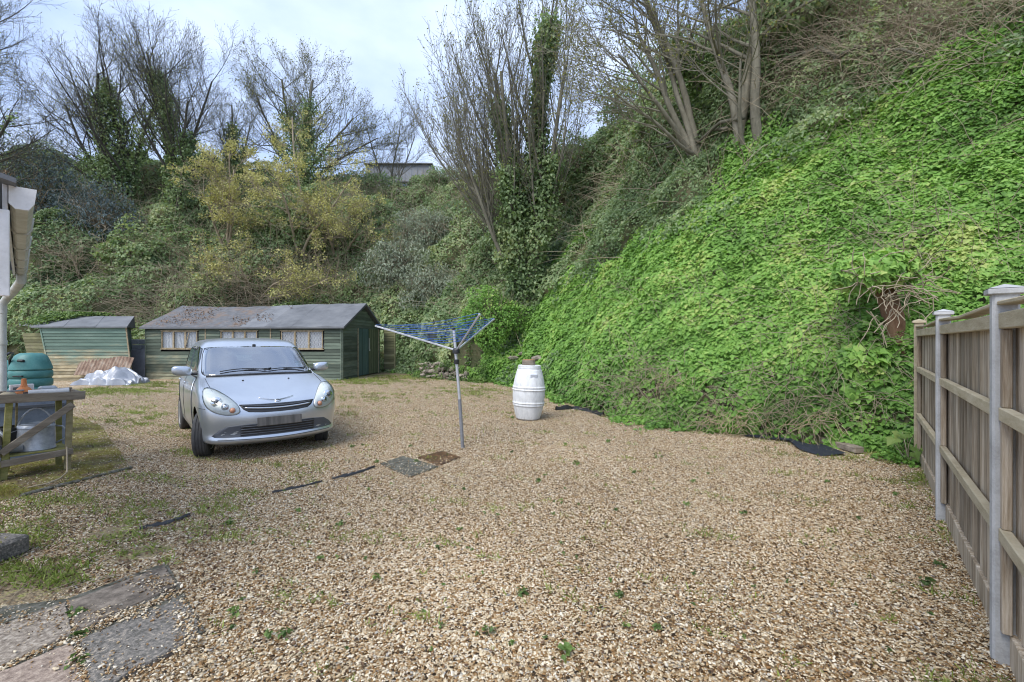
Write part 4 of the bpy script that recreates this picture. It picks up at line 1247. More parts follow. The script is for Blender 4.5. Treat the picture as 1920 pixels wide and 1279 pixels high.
car_t.b.inputs['Coat Roughness'].default_value = .06
M_paint = car_t.m
M_trim = mat_plain("car_black_trim", (.022, .023, .026), .45)
M_greytrim = mat_plain("car_grey_trim", (.085, .095, .115), .5)
M_tyre = mat_worn("tyre_rubber", [(.3, (.05, .05, .052)), (.7, (.10, .10, .10))], 14, .8, 0, .3, .004, 80, vary=0)
M_chrome = mat_plain("chrome", (.82, .83, .85), .12, 1.0, .5, 0, .05)
M_refl = mat_plain("lamp_reflector", (.84, .85, .83), .32, .12, .5, 0, .12, 30)
M_cabin = mat_plain("cabin_fabric", (.06, .065, .075), .85)
M_cabin2 = mat_plain("seat_fabric", (.11, .12, .14), .9)
def glass_mat(name, tint, ior, rough=.02, base=.0):
    t = NT(name)
    tr = t.n('BsdfTransparent'); tr.inputs[0].default_value = (*tint, 1)
    gl = t.n('BsdfGlossy'); gl.inputs['Roughness'].default_value = rough; gl.inputs[0].default_value = (.95, .97, 1, 1)
    fz = t.n('Fresnel'); fz.inputs[0].default_value = ior
    f = t.math('ADD', fz.outputs[0], base)
    mx = t.n('MixShader'); t.l(f, mx.inputs[0]); t.l(tr.outputs[0], mx.inputs[1]); t.l(gl.outputs[0], mx.inputs[2])
    t.l(mx.outputs[0], t.out.inputs['Surface'])
    return t.m
M_screen = glass_mat("windscreen_glass", (.66, .73, .78), 1.75, .03, .30)
M_sideglass = glass_mat("side_glass", (.32, .36, .36), 1.6, .02, .05)
M_lens = glass_mat("lamp_lens", (.90, .93, .93), 1.5, .02, .03)

car.scale = (CS, CS, CS)
# body: rings from the sill to the roof, each running from the nose round the side to the tail
ROWS = [  # z nose, x nose, z side, half width, x tail, bow
    (.185, 1.72, .20, .740, -1.74, 1.0), (.225, 1.835, .225, .795, -1.80, 1.0), (.275, 1.845, .28, .806, -1.82, 1.0), (.315, 1.80, .34, .810, -1.82, 1.0),
    (.46, 1.835, .50, .826, -1.84, 1.0), (.575, 1.835, .66, .834, -1.835, 1.0), (.665, 1.79, .80, .828, -1.82, .98), (.735, 1.695, .905, .806, -1.80, .95),
    (.865, 1.32, .965, .770, -1.77, .82), (.985, .97, 1.00, .752, -1.74, .66), (1.03, .87, 1.045, .742, -1.73, .66), (1.26, .52, 1.26, .705, -1.64, .62), (1.44, .24, 1.445, .655, -1.50, .58),
    (1.505, .08, 1.505, .57, -1.38, .5), (1.54, -.22, 1.54, .34, -1.10, .4)]
COLY = [0, .36, .69, .935, .995]
COLB = [0, .018, .075, .215, .47]
def ring(row):
    zf, xf, zs, w, xt, bow = row
    pts = []
    zb = [0, .04, .2, .62, .95]
    for k in range(5):
        pts.append((xf - COLB[k] * bow, w * 1.02 * COLY[k], zf + (zs - zf) * zb[k]))
    x4 = pts[-1][0]
    rr_ = [(-.20, .985), (-.06, .90), (-.015, .60), (0, 0)]
    xr = xt + .22
    for k in range(1, 6):
        t = k / 6
        pts.append((x4 + (xr - x4) * t, w * (1 + .004 * math.sin(math.pi * t)), zs))
    for dx, wy in rr_:
        pts.append((xt - dx * 1.0 if dx else xt, w * wy, zs))
    return pts
rings = [ring(r_) for r_ in ROWS]
NC = len(rings[0])
vs, idx = [], {}
for i, rg in enumerate(rings):
    for j, (x, y, z) in enumerate(rg):
        for s in (1, -1):
            if (j in (0, NC - 1)) and s == -1:
                idx[(i, j, -1)] = idx[(i, j, 1)]; continue
            idx[(i, j, s)] = len(vs); vs.append((x, y * s, z))
fs = []
for i in range(len(rings) - 1):
    for j in range(NC - 1):
        for s in (1, -1):
            f = (idx[(i, j, s)], idx[(i, j + 1, s)], idx[(i + 1, j + 1, s)], idx[(i + 1, j, s)])
            fs.append(f if s == 1 else f[::-1])
i = len(rings) - 1
for j in range(NC - 1):
    f = [idx[(i, j, 1)], idx[(i, j + 1, 1)], idx[(i, j + 1, -1)], idx[(i, j, -1)]]
    f2 = []
    for q_ in f:
        if q_ not in f2: f2.append(q_)
    fs.append(tuple(f2))
me = bpy.data.meshes.new("body"); me.from_pydata(vs, [], fs)
tmp = bpy.data.objects.new("body", me); COL.objects.link(tmp)
sub = tmp.modifiers.new("s", 'SUBSURF'); sub.levels = 3; sub.render_levels = 3
dg = bpy.context.evaluated_depsgraph_get()
hi = bpy.data.meshes.new_from_object(tmp.evaluated_get(dg))
COL.objects.unlink(tmp); bpy.data.objects.remove(tmp)
BODY = BVHTree.FromPolygons([tuple(v.co) for v in hi.vertices], [tuple(p.vertices) for p in hi.polygons])
def onbody(p, axis_):
    """Project a 2D outline point on the body: axis 'x' takes (y, z) from the front, 'X' from behind, 'y' takes (x, z) from the left, 'Y' from the right, 'z' takes (x, y) from above."""
    a, b = p
    o, d = {'x': (Vector((4, a, b)), Vector((-1, 0, 0))), 'X': (Vector((-4, a, b)), Vector((1, 0, 0))), 'y': (Vector((a, 4, b)), Vector((0, -1, 0))),
            'Y': (Vector((a, -4, b)), Vector((0, 1, 0))), 'z': (Vector((a, b, 4)), Vector((0, 0, -1)))}[axis_]
    loc, nor, _i, _d = BODY.ray_cast(o, d)
    if loc is None:
        loc, nor, _i, _d = BODY.find_nearest(o + d * 3)
    if nor.dot(d) > 0: nor = -nor
    return loc, nor
def dense(poly, step=.03, smooth=True):
    out = []
    n = len(poly)
    for i in range(n):
        p0, p1, p2, p3 = (Vector(poly[(i + k - 1) % n]) for k in range(4))
        m = max(2, int((p2 - p1).length / step))
        for k in range(m):
            t = k / m
            if smooth:
                q_ = .5 * ((2 * p1) + (-p0 + p2) * t + (2 * p0 - 5 * p1 + 4 * p2 - p3) * t * t + (-p0 + 3 * p1 - 3 * p2 + p3) * t ** 3)
            else: q_ = p1.lerp(p2, t)
            out.append((q_.x, q_.y))
    return out
def patch(poly, ax, name, mat, parent, off=.004, levels=(1, .93, .8, .6, .35), inner=None, dense_step=.03, smooth=True, bulge=0.0, hole=None):
    """A piece following the body's surface inside an outline, its rim turned down to meet the body."""
    P_ = dense(poly, dense_step, smooth)
    cx_, cy_ = sum(p[0] for p in P_) / len(P_), sum(p[1] for p in P_) / len(P_)
    vs, fs = [], []
    n = len(P_)
    lv = [1.0] + list(levels)
    for k, s in enumerate(lv):
        o_ = off if k else -.004
        o_ += bulge * (1 - s * s)
        for (a, b) in P_:
            loc, nor = onbody((cx_ + (a - cx_) * s, cy_ + (b - cy_) * s), ax)
            vs.append(loc + nor * o_)
    for k in range(len(lv) - 1):
        for j in range(n):
            fs.append((k * n + j, k * n + (j + 1) % n, (k + 1) * n + (j + 1) % n, (k + 1) * n + j))
    if hole is None:
        loc, nor = onbody((cx_, cy_), ax); vs.append(loc + nor * (off + bulge))
        for j in range(n): fs.append(((len(lv) - 1) * n + j, (len(lv) - 1) * n + (j + 1) % n, len(vs) - 1))
    return MB().add(vs, fs).build(name, mat, parent, True)
def inside(p, poly):
    c = False
    n = len(poly)
    for i in range(n):
        (x1, y1), (x2, y2) = poly[i], poly[(i + 1) % n]
        if (y1 > p[1]) != (y2 > p[1]) and p[0] < (x2 - x1) * (p[1] - y1) / (y2 - y1) + x1: c = not c
    return c
WS = [(0, 1.025), (.36, 1.022), (.64, 1.012), (.715, 1.03), (.705, 1.12), (.675, 1.27), (.640, 1.360), (.605, 1.388), (.35, 1.402), (0, 1.407)]
WS = WS + [(-y, z) for y, z in WS[-2:0:-1]]
SW_F = [(.50, 1.055), (.02, 1.045), (-.40, 1.04), (-.40, 1.40), (-.05, 1.405), (.16, 1.375), (.33, 1.24)]
SW_R = [(-.47, 1.04), (-.95, 1.05), (-1.22, 1.09), (-1.27, 1.17), (-1.12, 1.36), (-.85, 1.40), (-.47, 1.405)]
RW = [(0, 1.05), (.45, 1.05), (.58, 1.09), (.54, 1.34), (.44, 1.40), (0, 1.415)]
RW = RW + [(-y, z) for y, z in RW[-2:0:-1]]
# cut the wheel arches and the window openings out of the body shell
bm = bmesh.new(); bm.from_mesh(hi)
AR = .345
kill, arch_faces = [], []
ws_d, rw_d = dense(WS, .05), dense(RW, .05)
sf_d, sr_d = dense(SW_F, .05, False), dense(SW_R, .05, False)
def shrink(P_, s):
    cx_, cy_ = sum(p[0] for p in P_) / len(P_), sum(p[1] for p in P_) / len(P_)
    return [(cx_ + (a - cx_) * s, cy_ + (b - cy_) * s) for a, b in P_]
ws_s, rw_s, sf_s, sr_s = shrink(ws_d, .95), shrink(rw_d, .93), shrink(sf_d, .92), shrink(sr_d, .92)
for f in bm.faces:
    c = f.calc_center_median()
    if abs(c.y) > .45:
        for ax_ in (CAR_AXF, CAR_AXR):
            if math.hypot(c.x - ax_, c.z - .30) < AR: kill.append(f); break
        else:
            if abs(f.normal.y) > .5 and (inside((c.x, c.z), sf_s) or inside((c.x, c.z), sr_s)): kill.append(f)
    if f.is_valid and f not in kill:
        if c.x > 0 and c.z > 1.0 and inside((c.y, c.z), ws_s): kill.append(f)
        elif c.x < -1.2 and c.z > 1.0 and inside((c.y, c.z), rw_s) and f.normal.x < -.3: kill.append(f)
bmesh.ops.delete(bm, geom=list(set(kill)), context='FACES')
for v in bm.verts:
    if v.is_boundary and abs(v.co.y) > .45 and v.co.z < .75:
        for ax_ in (CAR_AXF, CAR_AXR):
            d = math.hypot(v.co.x - ax_, v.co.z - .30)
            if d < AR + .06 and v.co.z > .2:
                v.co.x = ax_ + (v.co.x - ax_) * AR / d; v.co.z = .30 + (v.co.z - .30) * AR / d
bm.to_mesh(hi); bm.free()
hi.polygons.foreach_set("use_smooth", [True] * len(hi.polygons))
hi.materials.clear(); hi.materials.append(M_paint)
link(bpy.data.objects.new("body", hi), car)
# dark floor and wheel wells
MB().box((-.02, 0, .27), (3.1, 1.12, .16), None, .03).box((1.5, 0, .30), (.35, 1.25, .16), None, .03).build("underside", M_trim, car)
for ax_ in (CAR_AXF, CAR_AXR):
    for s in (1, -1):
        vs, fs = [], []
        for k in range(19):
            an = math.pi * (k / 18) * 1.16 - .08 * math.pi
            for yy in (.78, .50):
                vs.append((ax_ + (AR + .004) * math.cos(an), s * yy, .30 + (AR + .004) * math.sin(an)))
        for k in range(18): fs.append((2 * k, 2 * k + 2, 2 * k + 3, 2 * k + 1))
        MB().add(vs, fs).box((ax_, s * .49, .42), (.70, .02, .46)).build("wheel_well", M_trim, car)
# glass
patch(WS, 'x', "windscreen_seal", M_trim, car, .003, (1, .965), hole=True)
patch(shrink(WS, .985), 'x', "windscreen", M_screen, car, .005)
patch(RW, 'X', "rear_window", M_screen, car, .005)
for s, ax_ in ((1, 'y'), (-1, 'Y')):
    DF = [(.62, .30), (.66, .55), (.62, .80), (.50, .985), (-.44, .985), (-.44, .30), (.1, .275)]
    DR = [(-.45, .30), (-.45, .985), (-1.25, .985), (-1.20, .80), (-.98, .62), (-.92, .40), (-.90, .30)]
    for poly, wn in ((DF, SW_F), (DR, SW_R)):
        d = patch(poly, ax_, "door", M_paint, car, .003, smooth=False)
        patch(wn, ax_, "door_glass", M_sideglass, d, .006, smooth=False)
        hx = poly[3][0] if poly is DR else -.30
        hx = -.30 if poly is DF else -1.08
        loc, nor = onbody((hx, .86), ax_)
        MB().box(loc + nor * .022, (.17, .025, .032), None, .010).build("handle", M_paint, d)
    for x_ in (.64, -.445, -1.24):
        pts = [onbody((x_ + (.03 if x_ > 0 else 0) * math.sin((z - .3) * 4), z), ax_) for z in np.linspace(.30, .98, 12)]
        MB().tube([l + n_ * .0035 for l, n_ in pts], .0035, 5).build("door_gap", M_trim, car)
    pts = [onbody((x, .985), ax_) for x in np.linspace(.62, -1.3, 20)]
    MB().tube([l + n_ * .006 for l, n_ in pts], .009, 6).build("waist_seal", M_trim, car)
# lamps, grille, bumper
HL = [(.455, .645), (.475, .70), (.53, .765), (.60, .825), (.675, .868), (.735, .872), (.765, .835), (.77, .77), (.755, .70), (.715, .645), (.64, .605), (.56, .588), (.49, .595), (.46, .615)]
for s in (1, -1):
    hlp = [((.625 + (y - .625) * 1.13) * s, .735 + (z - .735) * 1.10) for y, z in HL]
    lamp = patch(hlp, 'x', "headlight", M_trim, car, .004, (1, .985), hole=True)
    patch(shrink(hlp, .97), 'x', "reflector", M_refl, lamp, .004)
    def disc(y, z, r_, mat, nm, out=.015, dome=.012):
        loc, nor = onbody((y * s, z), 'x')
        nd = (nor + Vector((1.2, 0, 0))).normalized()
        M = nd.to_track_quat('Z', 'Y').to_matrix()
        MB().lathe([(r_ * 1.12, -.03), (r_ * 1.12, out * .6), (r_, out * .7), (r_ * .9, out), (r_ * .5, out + dome * .7), (0, out + dome)], 20, loc + nor * .006, M).build(nm, mat, lamp, True)
    disc(.665, .735, .055, M_chrome, "bulb_housing")
    disc(.665, .735, .030, mat_plain("lamp_dark", (.12, .13, .15), .2) if "lamp_dark" not in bpy.data.materials else bpy.data.materials["lamp_dark"], "projector", .03)
    disc(.585, .675, .038, M_chrome, "bulb_housing")
    disc(.513, .633, .030, mat_plain("amber_lens", (.55, .27, .17), .3) if "amber_lens" not in bpy.data.materials else bpy.data.materials["amber_lens"], "indicator", .022)
    patch(shrink(hlp, .975), 'x', "lens", M_lens, lamp, .014, bulge=.022)
GR = [(.0, .672), (.25, .675), (.435, .684), (.40, .635), (.345, .602), (.2, .588), (0, .584)]
GR = GR + [(-y, z) for y, z in GR[-2:0:-1]]
gr = patch(GR, 'x', "grille", M_trim, car, .003, smooth=False)  # black patch on the uncut body, coloured for the opening's shade
for zc, hw, r_ in ((.630, .385, .010), (.655, .41, .004)):
    pts = [onbody((y, zc + .022 * (abs(y) / hw) ** 2), 'x') for y in np.linspace(-hw, hw, 25)]
    MB().tube([l + n_ * .010 for l, n_ in pts], r_, 8).build("grille_bar", M_greytrim if r_ < .006 else M_paint, gr, True)
pts = [onbody((y, .680 + .010 * (abs(y) / .44) ** 2), 'x') for y in np.linspace(-.44, .44, 25)]
MB().tube([l + n_ * .004 for l, n_ in pts], .006, 8).build("grille_trim", M_greytrim, gr, True)
LO = [(0, .455), (.40, .452), (.58, .435), (.655, .385), (.715, .325), (.69, .308), (.4, .300), (0, .297)]
LO = LO + [(-y, z) for y, z in LO[-2:0:-1]]
lo = patch(LO, 'x', "lower_grille", M_greytrim, car, .003, smooth=False)
LI = [(0, .445), (.43, .442), (.43, .310), (0, .308), (-.43, .310), (-.43, .442)]
patch(LI, 'x', "opening_shade", M_trim, lo, .007, smooth=False)  # no hole is cut here; the black colour stands for shade behind the bars
for zc in (.33, .362, .394, .426):
    pts = [onbody((y, zc), 'x') for y in np.linspace(-.425, .425, 21)]
    MB().tube([l + n_ * .010 for l, n_ in pts], .0055, 6).build("grille_bar", M_greytrim, lo, True)
pm_ = NT("plate"); _v = pm_.coord((1, 1, 1), 'Object', (0, 0, .7))
pm_.base(pm_.ramp(pm_.noise(pm_.coord((1, 7, 1), 'Object', (.5, 0, 0)), 2.2, 2), [(.35, (.075, .074, .074)), (.65, (.155, .15, .145))]), .45)
loc, nor = onbody((0, .475), 'x')
MB().box(loc + Vector((.018, 0, 0)), (.014, .52, .111), Matrix.Rotation(-.05, 3, 'Y'), .004).build("number_plate", pm_.m, car)
loc, nor = onbody((.0, .395), 'x')
# winged badge above the grille
em = []
for y in np.linspace(-.21, .21, 25):
    z = .722 + .030 * (abs(y) / .21) ** 1.6 - (.012 if abs(y) < .02 else 0)
    l, n_ = onbody((y, z), 'x'); em.append(l + n_ * .008)
bd = MB().tube(em, [.003 + .006 * (1 - abs(t) ** .7) for t in np.linspace(-1, 1, 25)], 8).build("badge", M_chrome, car, True)
l, n_ = onbody((0, .712), 'x')
M = n_.to_track_quat('Z', 'Y').to_matrix()
MB().lathe([(.036, -.01), (.036, .008), (.03, .013), (0, .015)], 20, l, M, 1, .72).build("emblem_disc", M_chrome, bd, True)
MB().lathe([(.024, .0), (.024, .017), (0, .018)], 20, l, M, 1, .66).build("emblem_centre", M_greytrim, bd, True)
# panel gaps
def seam(pts, ax_, r_=.0035, name="panel_gap"):
    q_ = [onbody(p, ax_) for p in pts]
    MB().tube([l + n_ * .001 for l, n_ in q_], r_, 5).build(name, M_trim, car)
for s in (1, -1):
    seam([(x, s * (.70 - .055 * ((x - .85) / .75) ** 2 * .6)) for x in np.linspace(.86, 1.42, 16)], 'z')
    seam([(s * y, .655 + .0 * y) for y in np.linspace(.775, .83, 6)], 'x')
    l, n_ = onbody((1.08, s * .29), 'z')
    MB().lathe([(.013, -.004), (.013, .006), (.008, .012), (0, .013)], 10, l).build("washer_jet", M_trim, car)
q_ = [onbody((y, .268 - .006 * math.cos(y * 5)), 'x') for y in np.linspace(-.66, .66, 31)]
MB().tube([l + n_ * .002 for l, n_ in q_], .005, 6).build('lip_gap', M_greytrim, car, True)
# wipers and scuttle
sc = [onbody((y, 1.012 - .012 * (abs(y) / .68) ** 2), 'x') for y in np.linspace(-.68, .68, 21)]
MB().tube([l + n_ * .004 for l, n_ in sc], .016, 6).build("scuttle", M_trim, car, True)
for y0, y1, z0, z1 in ((-.52, .10, 1.035, 1.085), (.02, .58, 1.035, 1.075)):
    pts = [onbody((y0 + (y1 - y0) * t, z0 + (z1 - z0) * (1 - (2 * t - 1) ** 2) * .6 + .01), 'x') for t in np.linspace(0, 1, 12)]
    wp = MB().tube([l + n_ * .022 for l, n_ in pts], .007, 6).build("wiper", M_trim, car, True)
    pts = [onbody((y0 + (y1 - y0) * t, z0 + (z1 - z0) * t * .5), 'x') for t in np.linspace(.45, 1.02, 8)]
    MB().tube([l + n_ * .035 for l, n_ in pts], [.007] * 7 + [.012], 6).build("wiper_arm", M_trim, wp, True)
# door mirrors
for s in (1, -1):
    m = MB(); vs, fs = [], []
    nU, nV = 16, 20
    for i in range(nU + 1):
        a = math.pi * i / nU
        for j in range(nV):
            b = 2 * math.pi * j / nV
            se = lambda c_, e: math.copysign(abs(c_) ** e, c_)
            vs.append((.50 + .065 * se(math.cos(a), .75), s * (.925 + .118 * se(math.sin(a) ** 1, .6) * se(math.cos(b), .62)), 1.075 + .070 * se(math.sin(a), .6) * se(math.sin(b), .7) + .012 * math.cos(b)))
    for i in range(nU):
        for j in range(nV): fs.append((i * nV + j, i * nV + (j + 1) % nV, (i + 1) * nV + (j + 1) % nV, (i + 1) * nV + j))
    mr = m.add(vs, fs).build("mirror", M_paint, car, True)
    MB().box((.50, s * .79, 1.03), (.07, .14, .035), None, .012).build("mirror_arm", M_trim, mr)
    MB().box((.436, s * .925, 1.075), (.006, .19, .10), None, .002).build("mirror_glass", M_chrome, mr)
# wheels
for ax_ in (CAR_AXF, CAR_AXR):
    for s in (1, -1):
        R_ = .288
        yaw = -.30 if ax_ > 0 else 0
        wp = bpy.data.objects.new("wheel", None); wp.location = (ax_, s * .735, R_ - .006); wp.rotation_euler = (0, 0, yaw); link(wp, car)
        Mx = Matrix.Rotation(math.radians(90), 3, 'X')
        w_ = .0875
        prof = [(.19, -w_ * .9), (.215, -w_), (.255, -w_ * 1.02), (.276, -w_ * .92), (R_, -w_ * .74)]
        for k in range(4):
            z0 = -w_ * .74 + (k + .5) * 1.48 * w_ / 4
            prof += [(R_, z0 - .016), (R_ - .007, z0 - .012), (R_ - .007, z0 - .004), (R_, z0)]
        prof += [(R_, w_ * .74), (.276, w_ * .92), (.255, w_ * 1.02), (.215, w_), (.19, w_ * .9)]
        MB().lathe(prof, 44, (0, 0, 0), Mx).build("tyre", M_tyre, wp, 'auto')
        rim = MB().lathe([(.195, w_ * .8 * -1), (.20, -w_ * .95), (.19, -w_ * .9), (.175, -w_ * .55), (.17, 0)], 40, (0, 0, 0), Mx).lathe([(.195, w_ * .8), (.20, w_ * .95), (.19, w_ * .9), (.175, w_ * .55), (.17, 0)], 40, (0, 0, 0), Mx)
        for k in range(7):
            an = 2 * math.pi * k / 7
            rim.beam((0, s * w_ * .62, 0), (.18 * math.cos(an), s * w_ * .72, .18 * math.sin(an)), .05, .022, (0, s, 0) if False else (-math.sin(an), 0, math.cos(an)), .006)
        rim.lathe([(0, 0), (.045, 0), (.04, .02), (0, .025)], 16, (0, s * w_ * .62, 0), Matrix.Rotation(math.radians(-90 * s), 3, 'X'))
        ro = rim.build("rim", M_refl, wp, 'auto'); ro['kind'] = 'thing' if False else ''
        del ro['kind']
        MB().lathe([(0, -.005), (.168, -.005), (.168, .005), (0, .005)], 24, (0, 0, 0), Mx).build("brake_disc", M_greytrim, wp)
# cabin
MB().box((.66, 0, .93), (.42, 1.28, .16), None, .05).build("dashboard", M_cabin, car)
MB().box((-.45, 0, .55), (2.1, 1.36, .10), None, .02).build("cabin_floor", M_cabin, car)
MB().box((-.55, 0, 1.43), (.80, .90, .012), None, .004).build("roof_lining", mat_plain("roof_cloth", (.42, .42, .42), .9), car)
for s in (1, -1):
    st = MB().box((-.28, s * .36, .95), (.13, .46, .64), Matrix.Rotation(-.22, 3, 'Y'), .05).build("seat", M_cabin2, car)
    MB().box((-.02, s * .36, .68), (.50, .46, .16), None, .05).build("cushion", M_cabin2, st)
    MB().box((-.37, s * .36, 1.335), (.09, .25, .15), Matrix.Rotation(-.15, 3, 'Y'), .04).build("headrest", M_cabin2, st)
bs = MB().box((-1.16, 0, .88), (.14, 1.2, .52), Matrix.Rotation(-.25, 3, 'Y'), .05).build("rear_seat", M_cabin2, car)
for s in (1, -1): MB().box((-1.24, s * .36, 1.19), (.08, .24, .12), None, .035).build("headrest", M_cabin2, bs)
tor = [(.40 + .07 * math.sin(a) * .6, -.36 + .175 * math.cos(a), 1.00 + .165 * math.sin(a)) for a in np.linspace(0, 2 * math.pi, 29)]
MB().tube(tor, .016, 8).beam((.40, -.53, 1.0), (.40, -.19, 1.0), .05, .03).build("steering_wheel", M_trim, car, 'auto')
loc, nor = onbody((0.0, 1.405), 'x')
MB().box(loc + Vector((-.06, 0, -.03)), (.02, .22, .062), Matrix.Rotation(.1, 3, 'Y'), .012).build("rear_view_mirror", mat_plain("pale_mirror", (.62, .62, .55), .4), car)
MB().box(loc + Vector((-.03, .0, .02)), (.035, .05, .03), None, .01).build("mirror_mount", M_trim, car)
l, n_ = onbody((.555, 1.115), 'x')
M = n_.to_track_quat('Z', 'Y').to_matrix()
tk = MB()
l2, n2 = onbody((.60, 1.10), 'x'); l3, n3 = onbody((.50, 1.10), 'x'); l4, n4 = onbody((.49, 1.175), 'x'); l5, n5 = onbody((.585, 1.175), 'x')
MB().add([l2 - n2 * .004, l3 - n3 * .004, l4 - n4 * .004, l5 - n5 * .004], [(0, 1, 2, 3)]).build("permit_sticker", mat_plain("pale_paper", (.62, .72, .68), .6), car)
MB().add([l4.lerp(l2, .03) + n_ * -.002, l5 + n_ * -.002, l5.lerp(l2, .3) + n_ * -.002, l4.lerp(l3, .3) + n_ * -.002], [(0, 1, 2, 3)]).build("permit_band", mat_plain("teal_print", (.04, .32, .30), .6), car)
# ---------------------------------------------------------------- potting bench and what stands around it
bo = Vector((-5.71, 5.05, 0))
BROT = .93
bench = thing("workbench", "rough wooden potting bench with diagonal brace and lower shelf", "bench", bo, BROT)
BW, BD, BH = .68, .46, .90
rr = random.Random(21)
for k in range(4):
    MB().box((BW / 2, .055 + k * .112, BH - .012 + rr.uniform(-.003, .003)), (BW - .03, .106, .024), Matrix.Rotation(rr.uniform(-.008, .008), 3, 'Z'), .004).build("top_board", M_bench_grey, bench)
MB().box((BW / 2 + .01, -.004, BH + .012), (BW + .06, .028, .10), Matrix.Rotation(.03, 3, 'Y'), .005).build("front_rail", M_bench_grey, bench)
MB().box((BW / 2, BD + .02, BH + .02), (BW, .026, .11), None, .005).build("back_rail", M_bench_grey, bench)
for x in (.0, BW - .01): MB().box((x + .005, BD / 2 + .01, BH + .022), (.024, BD - .03, .06), None, .004).build("end_rail", M_bench_grey, bench)
legs = [((.09, .035, BH - .03), (.045, .03, -.01)), ((.59, .035, BH - .03), (.565, .03, -.01)), ((.13, BD - .02, BH - .03), (.10, BD - .02, -.01)), ((.55, BD - .02, BH - .03), (.55, BD - .02, -.01))]
for k, (a, b) in enumerate(legs): MB().beam(a, b, .058, .042, (1, 0, 0)).build("leg", M_moss_wood if k != 1 else M_bench_wood, bench)
MB().beam((.02, -.012, .315), (.61, -.012, .80), .075, .022, (0, 0, 1)).build("brace", M_bench_grey, bench)
MB().beam((.15, .06, .84), (.18, BD - .06, .50), .06, .02, (0, 0, 1)).build("brace", M_bench_wood, bench)
MB().beam((.02, -.006, .195), (.61, -.006, .235), .075, .024, (0, 0, 1)).build("shelf_rail", M_bench_grey, bench)
MB().beam((.05, BD + .01, .22), (.61, BD + .01, .22), .06, .022, (0, 0, 1)).build("shelf_rail", M_bench_grey, bench)
for k in range(5):
    MB().box((.31, .05 + k * .09, .268), (.54, .076, .02), Matrix.Rotation(rr.uniform(-.01, .01), 3, 'Z'), .004).build("shelf_slat", M_moss_wood, bench)
def on(x, y, z): 
    c, s = math.cos(BROT), math.sin(BROT); x *= .74; y *= .9
    return bo + Vector((x * c - y * s, x * s + y * c, z))
# galvanised watering can on the shelf
wc = thing("watering_can", "galvanised watering can with hoop handle on the bench's lower shelf", "watering can", on(.44, .24, .279), BROT - .2)
MB().lathe([(0, 0), (.168, 0), (.172, .01), (.168, .02), (.162, .26), (.168, .265), (.168, .275), (.155, .30), (.10, .315), (.095, .30), (0, .29)], 28).build("drum", M_galv, wc, 'auto')
MB().tube([(-.15 + .30 * t, 0, .29 + .20 * math.sin(math.pi * t) ** .7) for t in np.linspace(0, 1, 15)], .011, 8).build("top_handle", M_galv, wc, True)
MB().tube([(.165, 0, .05), (.25, 0, .10), (.27, 0, .18), (.22, 0, .25), (.16, 0, .26)], .010, 8).build("back_handle", M_galv, wc, True)
MB().tube([(-.15, 0, .06), (-.22, -.02, .14), (-.30, -.04, .27)], [.035, .026, .018], 10).build("spout", M_galv, wc, True)
bk = thing("bucket", "black plastic bucket behind the watering can under the bench", "bucket", on(.20, .36, .279))
MB().lathe([(0, 0), (.10, 0), (.135, .27), (.145, .27), (.145, .285), (.128, .285), (.098, .02), (0, .02)], 24).build("pail", M_black_plastic, bk, 'auto')
MB().tube([(.14 * math.cos(a), -.02 - .10 * math.sin(a), .28 - .06 * math.sin(a)) for a in np.linspace(0, math.pi, 12)], .005, 6).build("bail_handle", M_alu_grey, bk)
gp2 = MB().tube([(-.09, 0, 0), (.10, .03, 0)], .052, 16).build("grey_pipe", mat_plain("grey_pipe_plastic", (.27, .29, .32), .5), None, 'auto')
gp2.rotation_euler = (0, 0, BROT); gp2.location = on(.13, .12, .335)
tag(gp2, "short grey plastic pipe lying on the shelf beside the bucket", "pipe")
bd_ = MB().box((0, 0, .26), (.03, .30, .52), Matrix.Rotation(.10, 3, 'Y'), .006).build("dark_board", M_trim, None)
bd_.rotation_euler = (0, 0, BROT); bd_.location = on(-.05, .12, 0)
tag(bd_, "dark board leaning against the left leg of the bench", "board")
# blue grey tank behind the bench
tk_ = thing("water_tank", "blue grey plastic tank with a rolled rim behind the bench", "tank", (-6.66, 6.22, 0), .85)
def rrect(w, d, r_, z, n=6):
    out = []
    for cx_, cy_, a0 in ((w / 2 - r_, d / 2 - r_, 0), (-w / 2 + r_, d / 2 - r_, 90), (-w / 2 + r_, -d / 2 + r_, 180), (w / 2 - r_, -d / 2 + r_, 270)):
        for k in range(n + 1):
            a = math.radians(a0 + 90 * k / n); out.append((cx_ + r_ * math.cos(a), cy_ + r_ * math.sin(a), z))
    return out
lv = [rrect(.74, .50, .08, 0), rrect(.84, .60, .09, .70), rrect(.92, .68, .10, .705), rrect(.92, .68, .10, .765), rrect(.84, .60, .09, .77), rrect(.80, .56, .09, .70), rrect(.72, .48, .08, .06)]
n = len(lv[0]); vs = sum(lv, []); fs = [tuple(range(n))[::-1], tuple(6 * n + i for i in range(n))]
for l in range(6): fs += [(l * n + i, l * n + (i + 1) % n, (l + 1) * n + (i + 1) % n, (l + 1) * n + i) for i in range(n)]
MB().add(vs, fs).build("tub", mat_worn("blue_grey_plastic", [(.3, (.12, .15, .20)), (.7, (.22, .26, .33))], 5, .5, 0, .1), tk_, 'auto')
MB().box((.05, -.345, .70), (.62, .012, .045), None, .004).build("rim_label", M_greytrim, tk_)
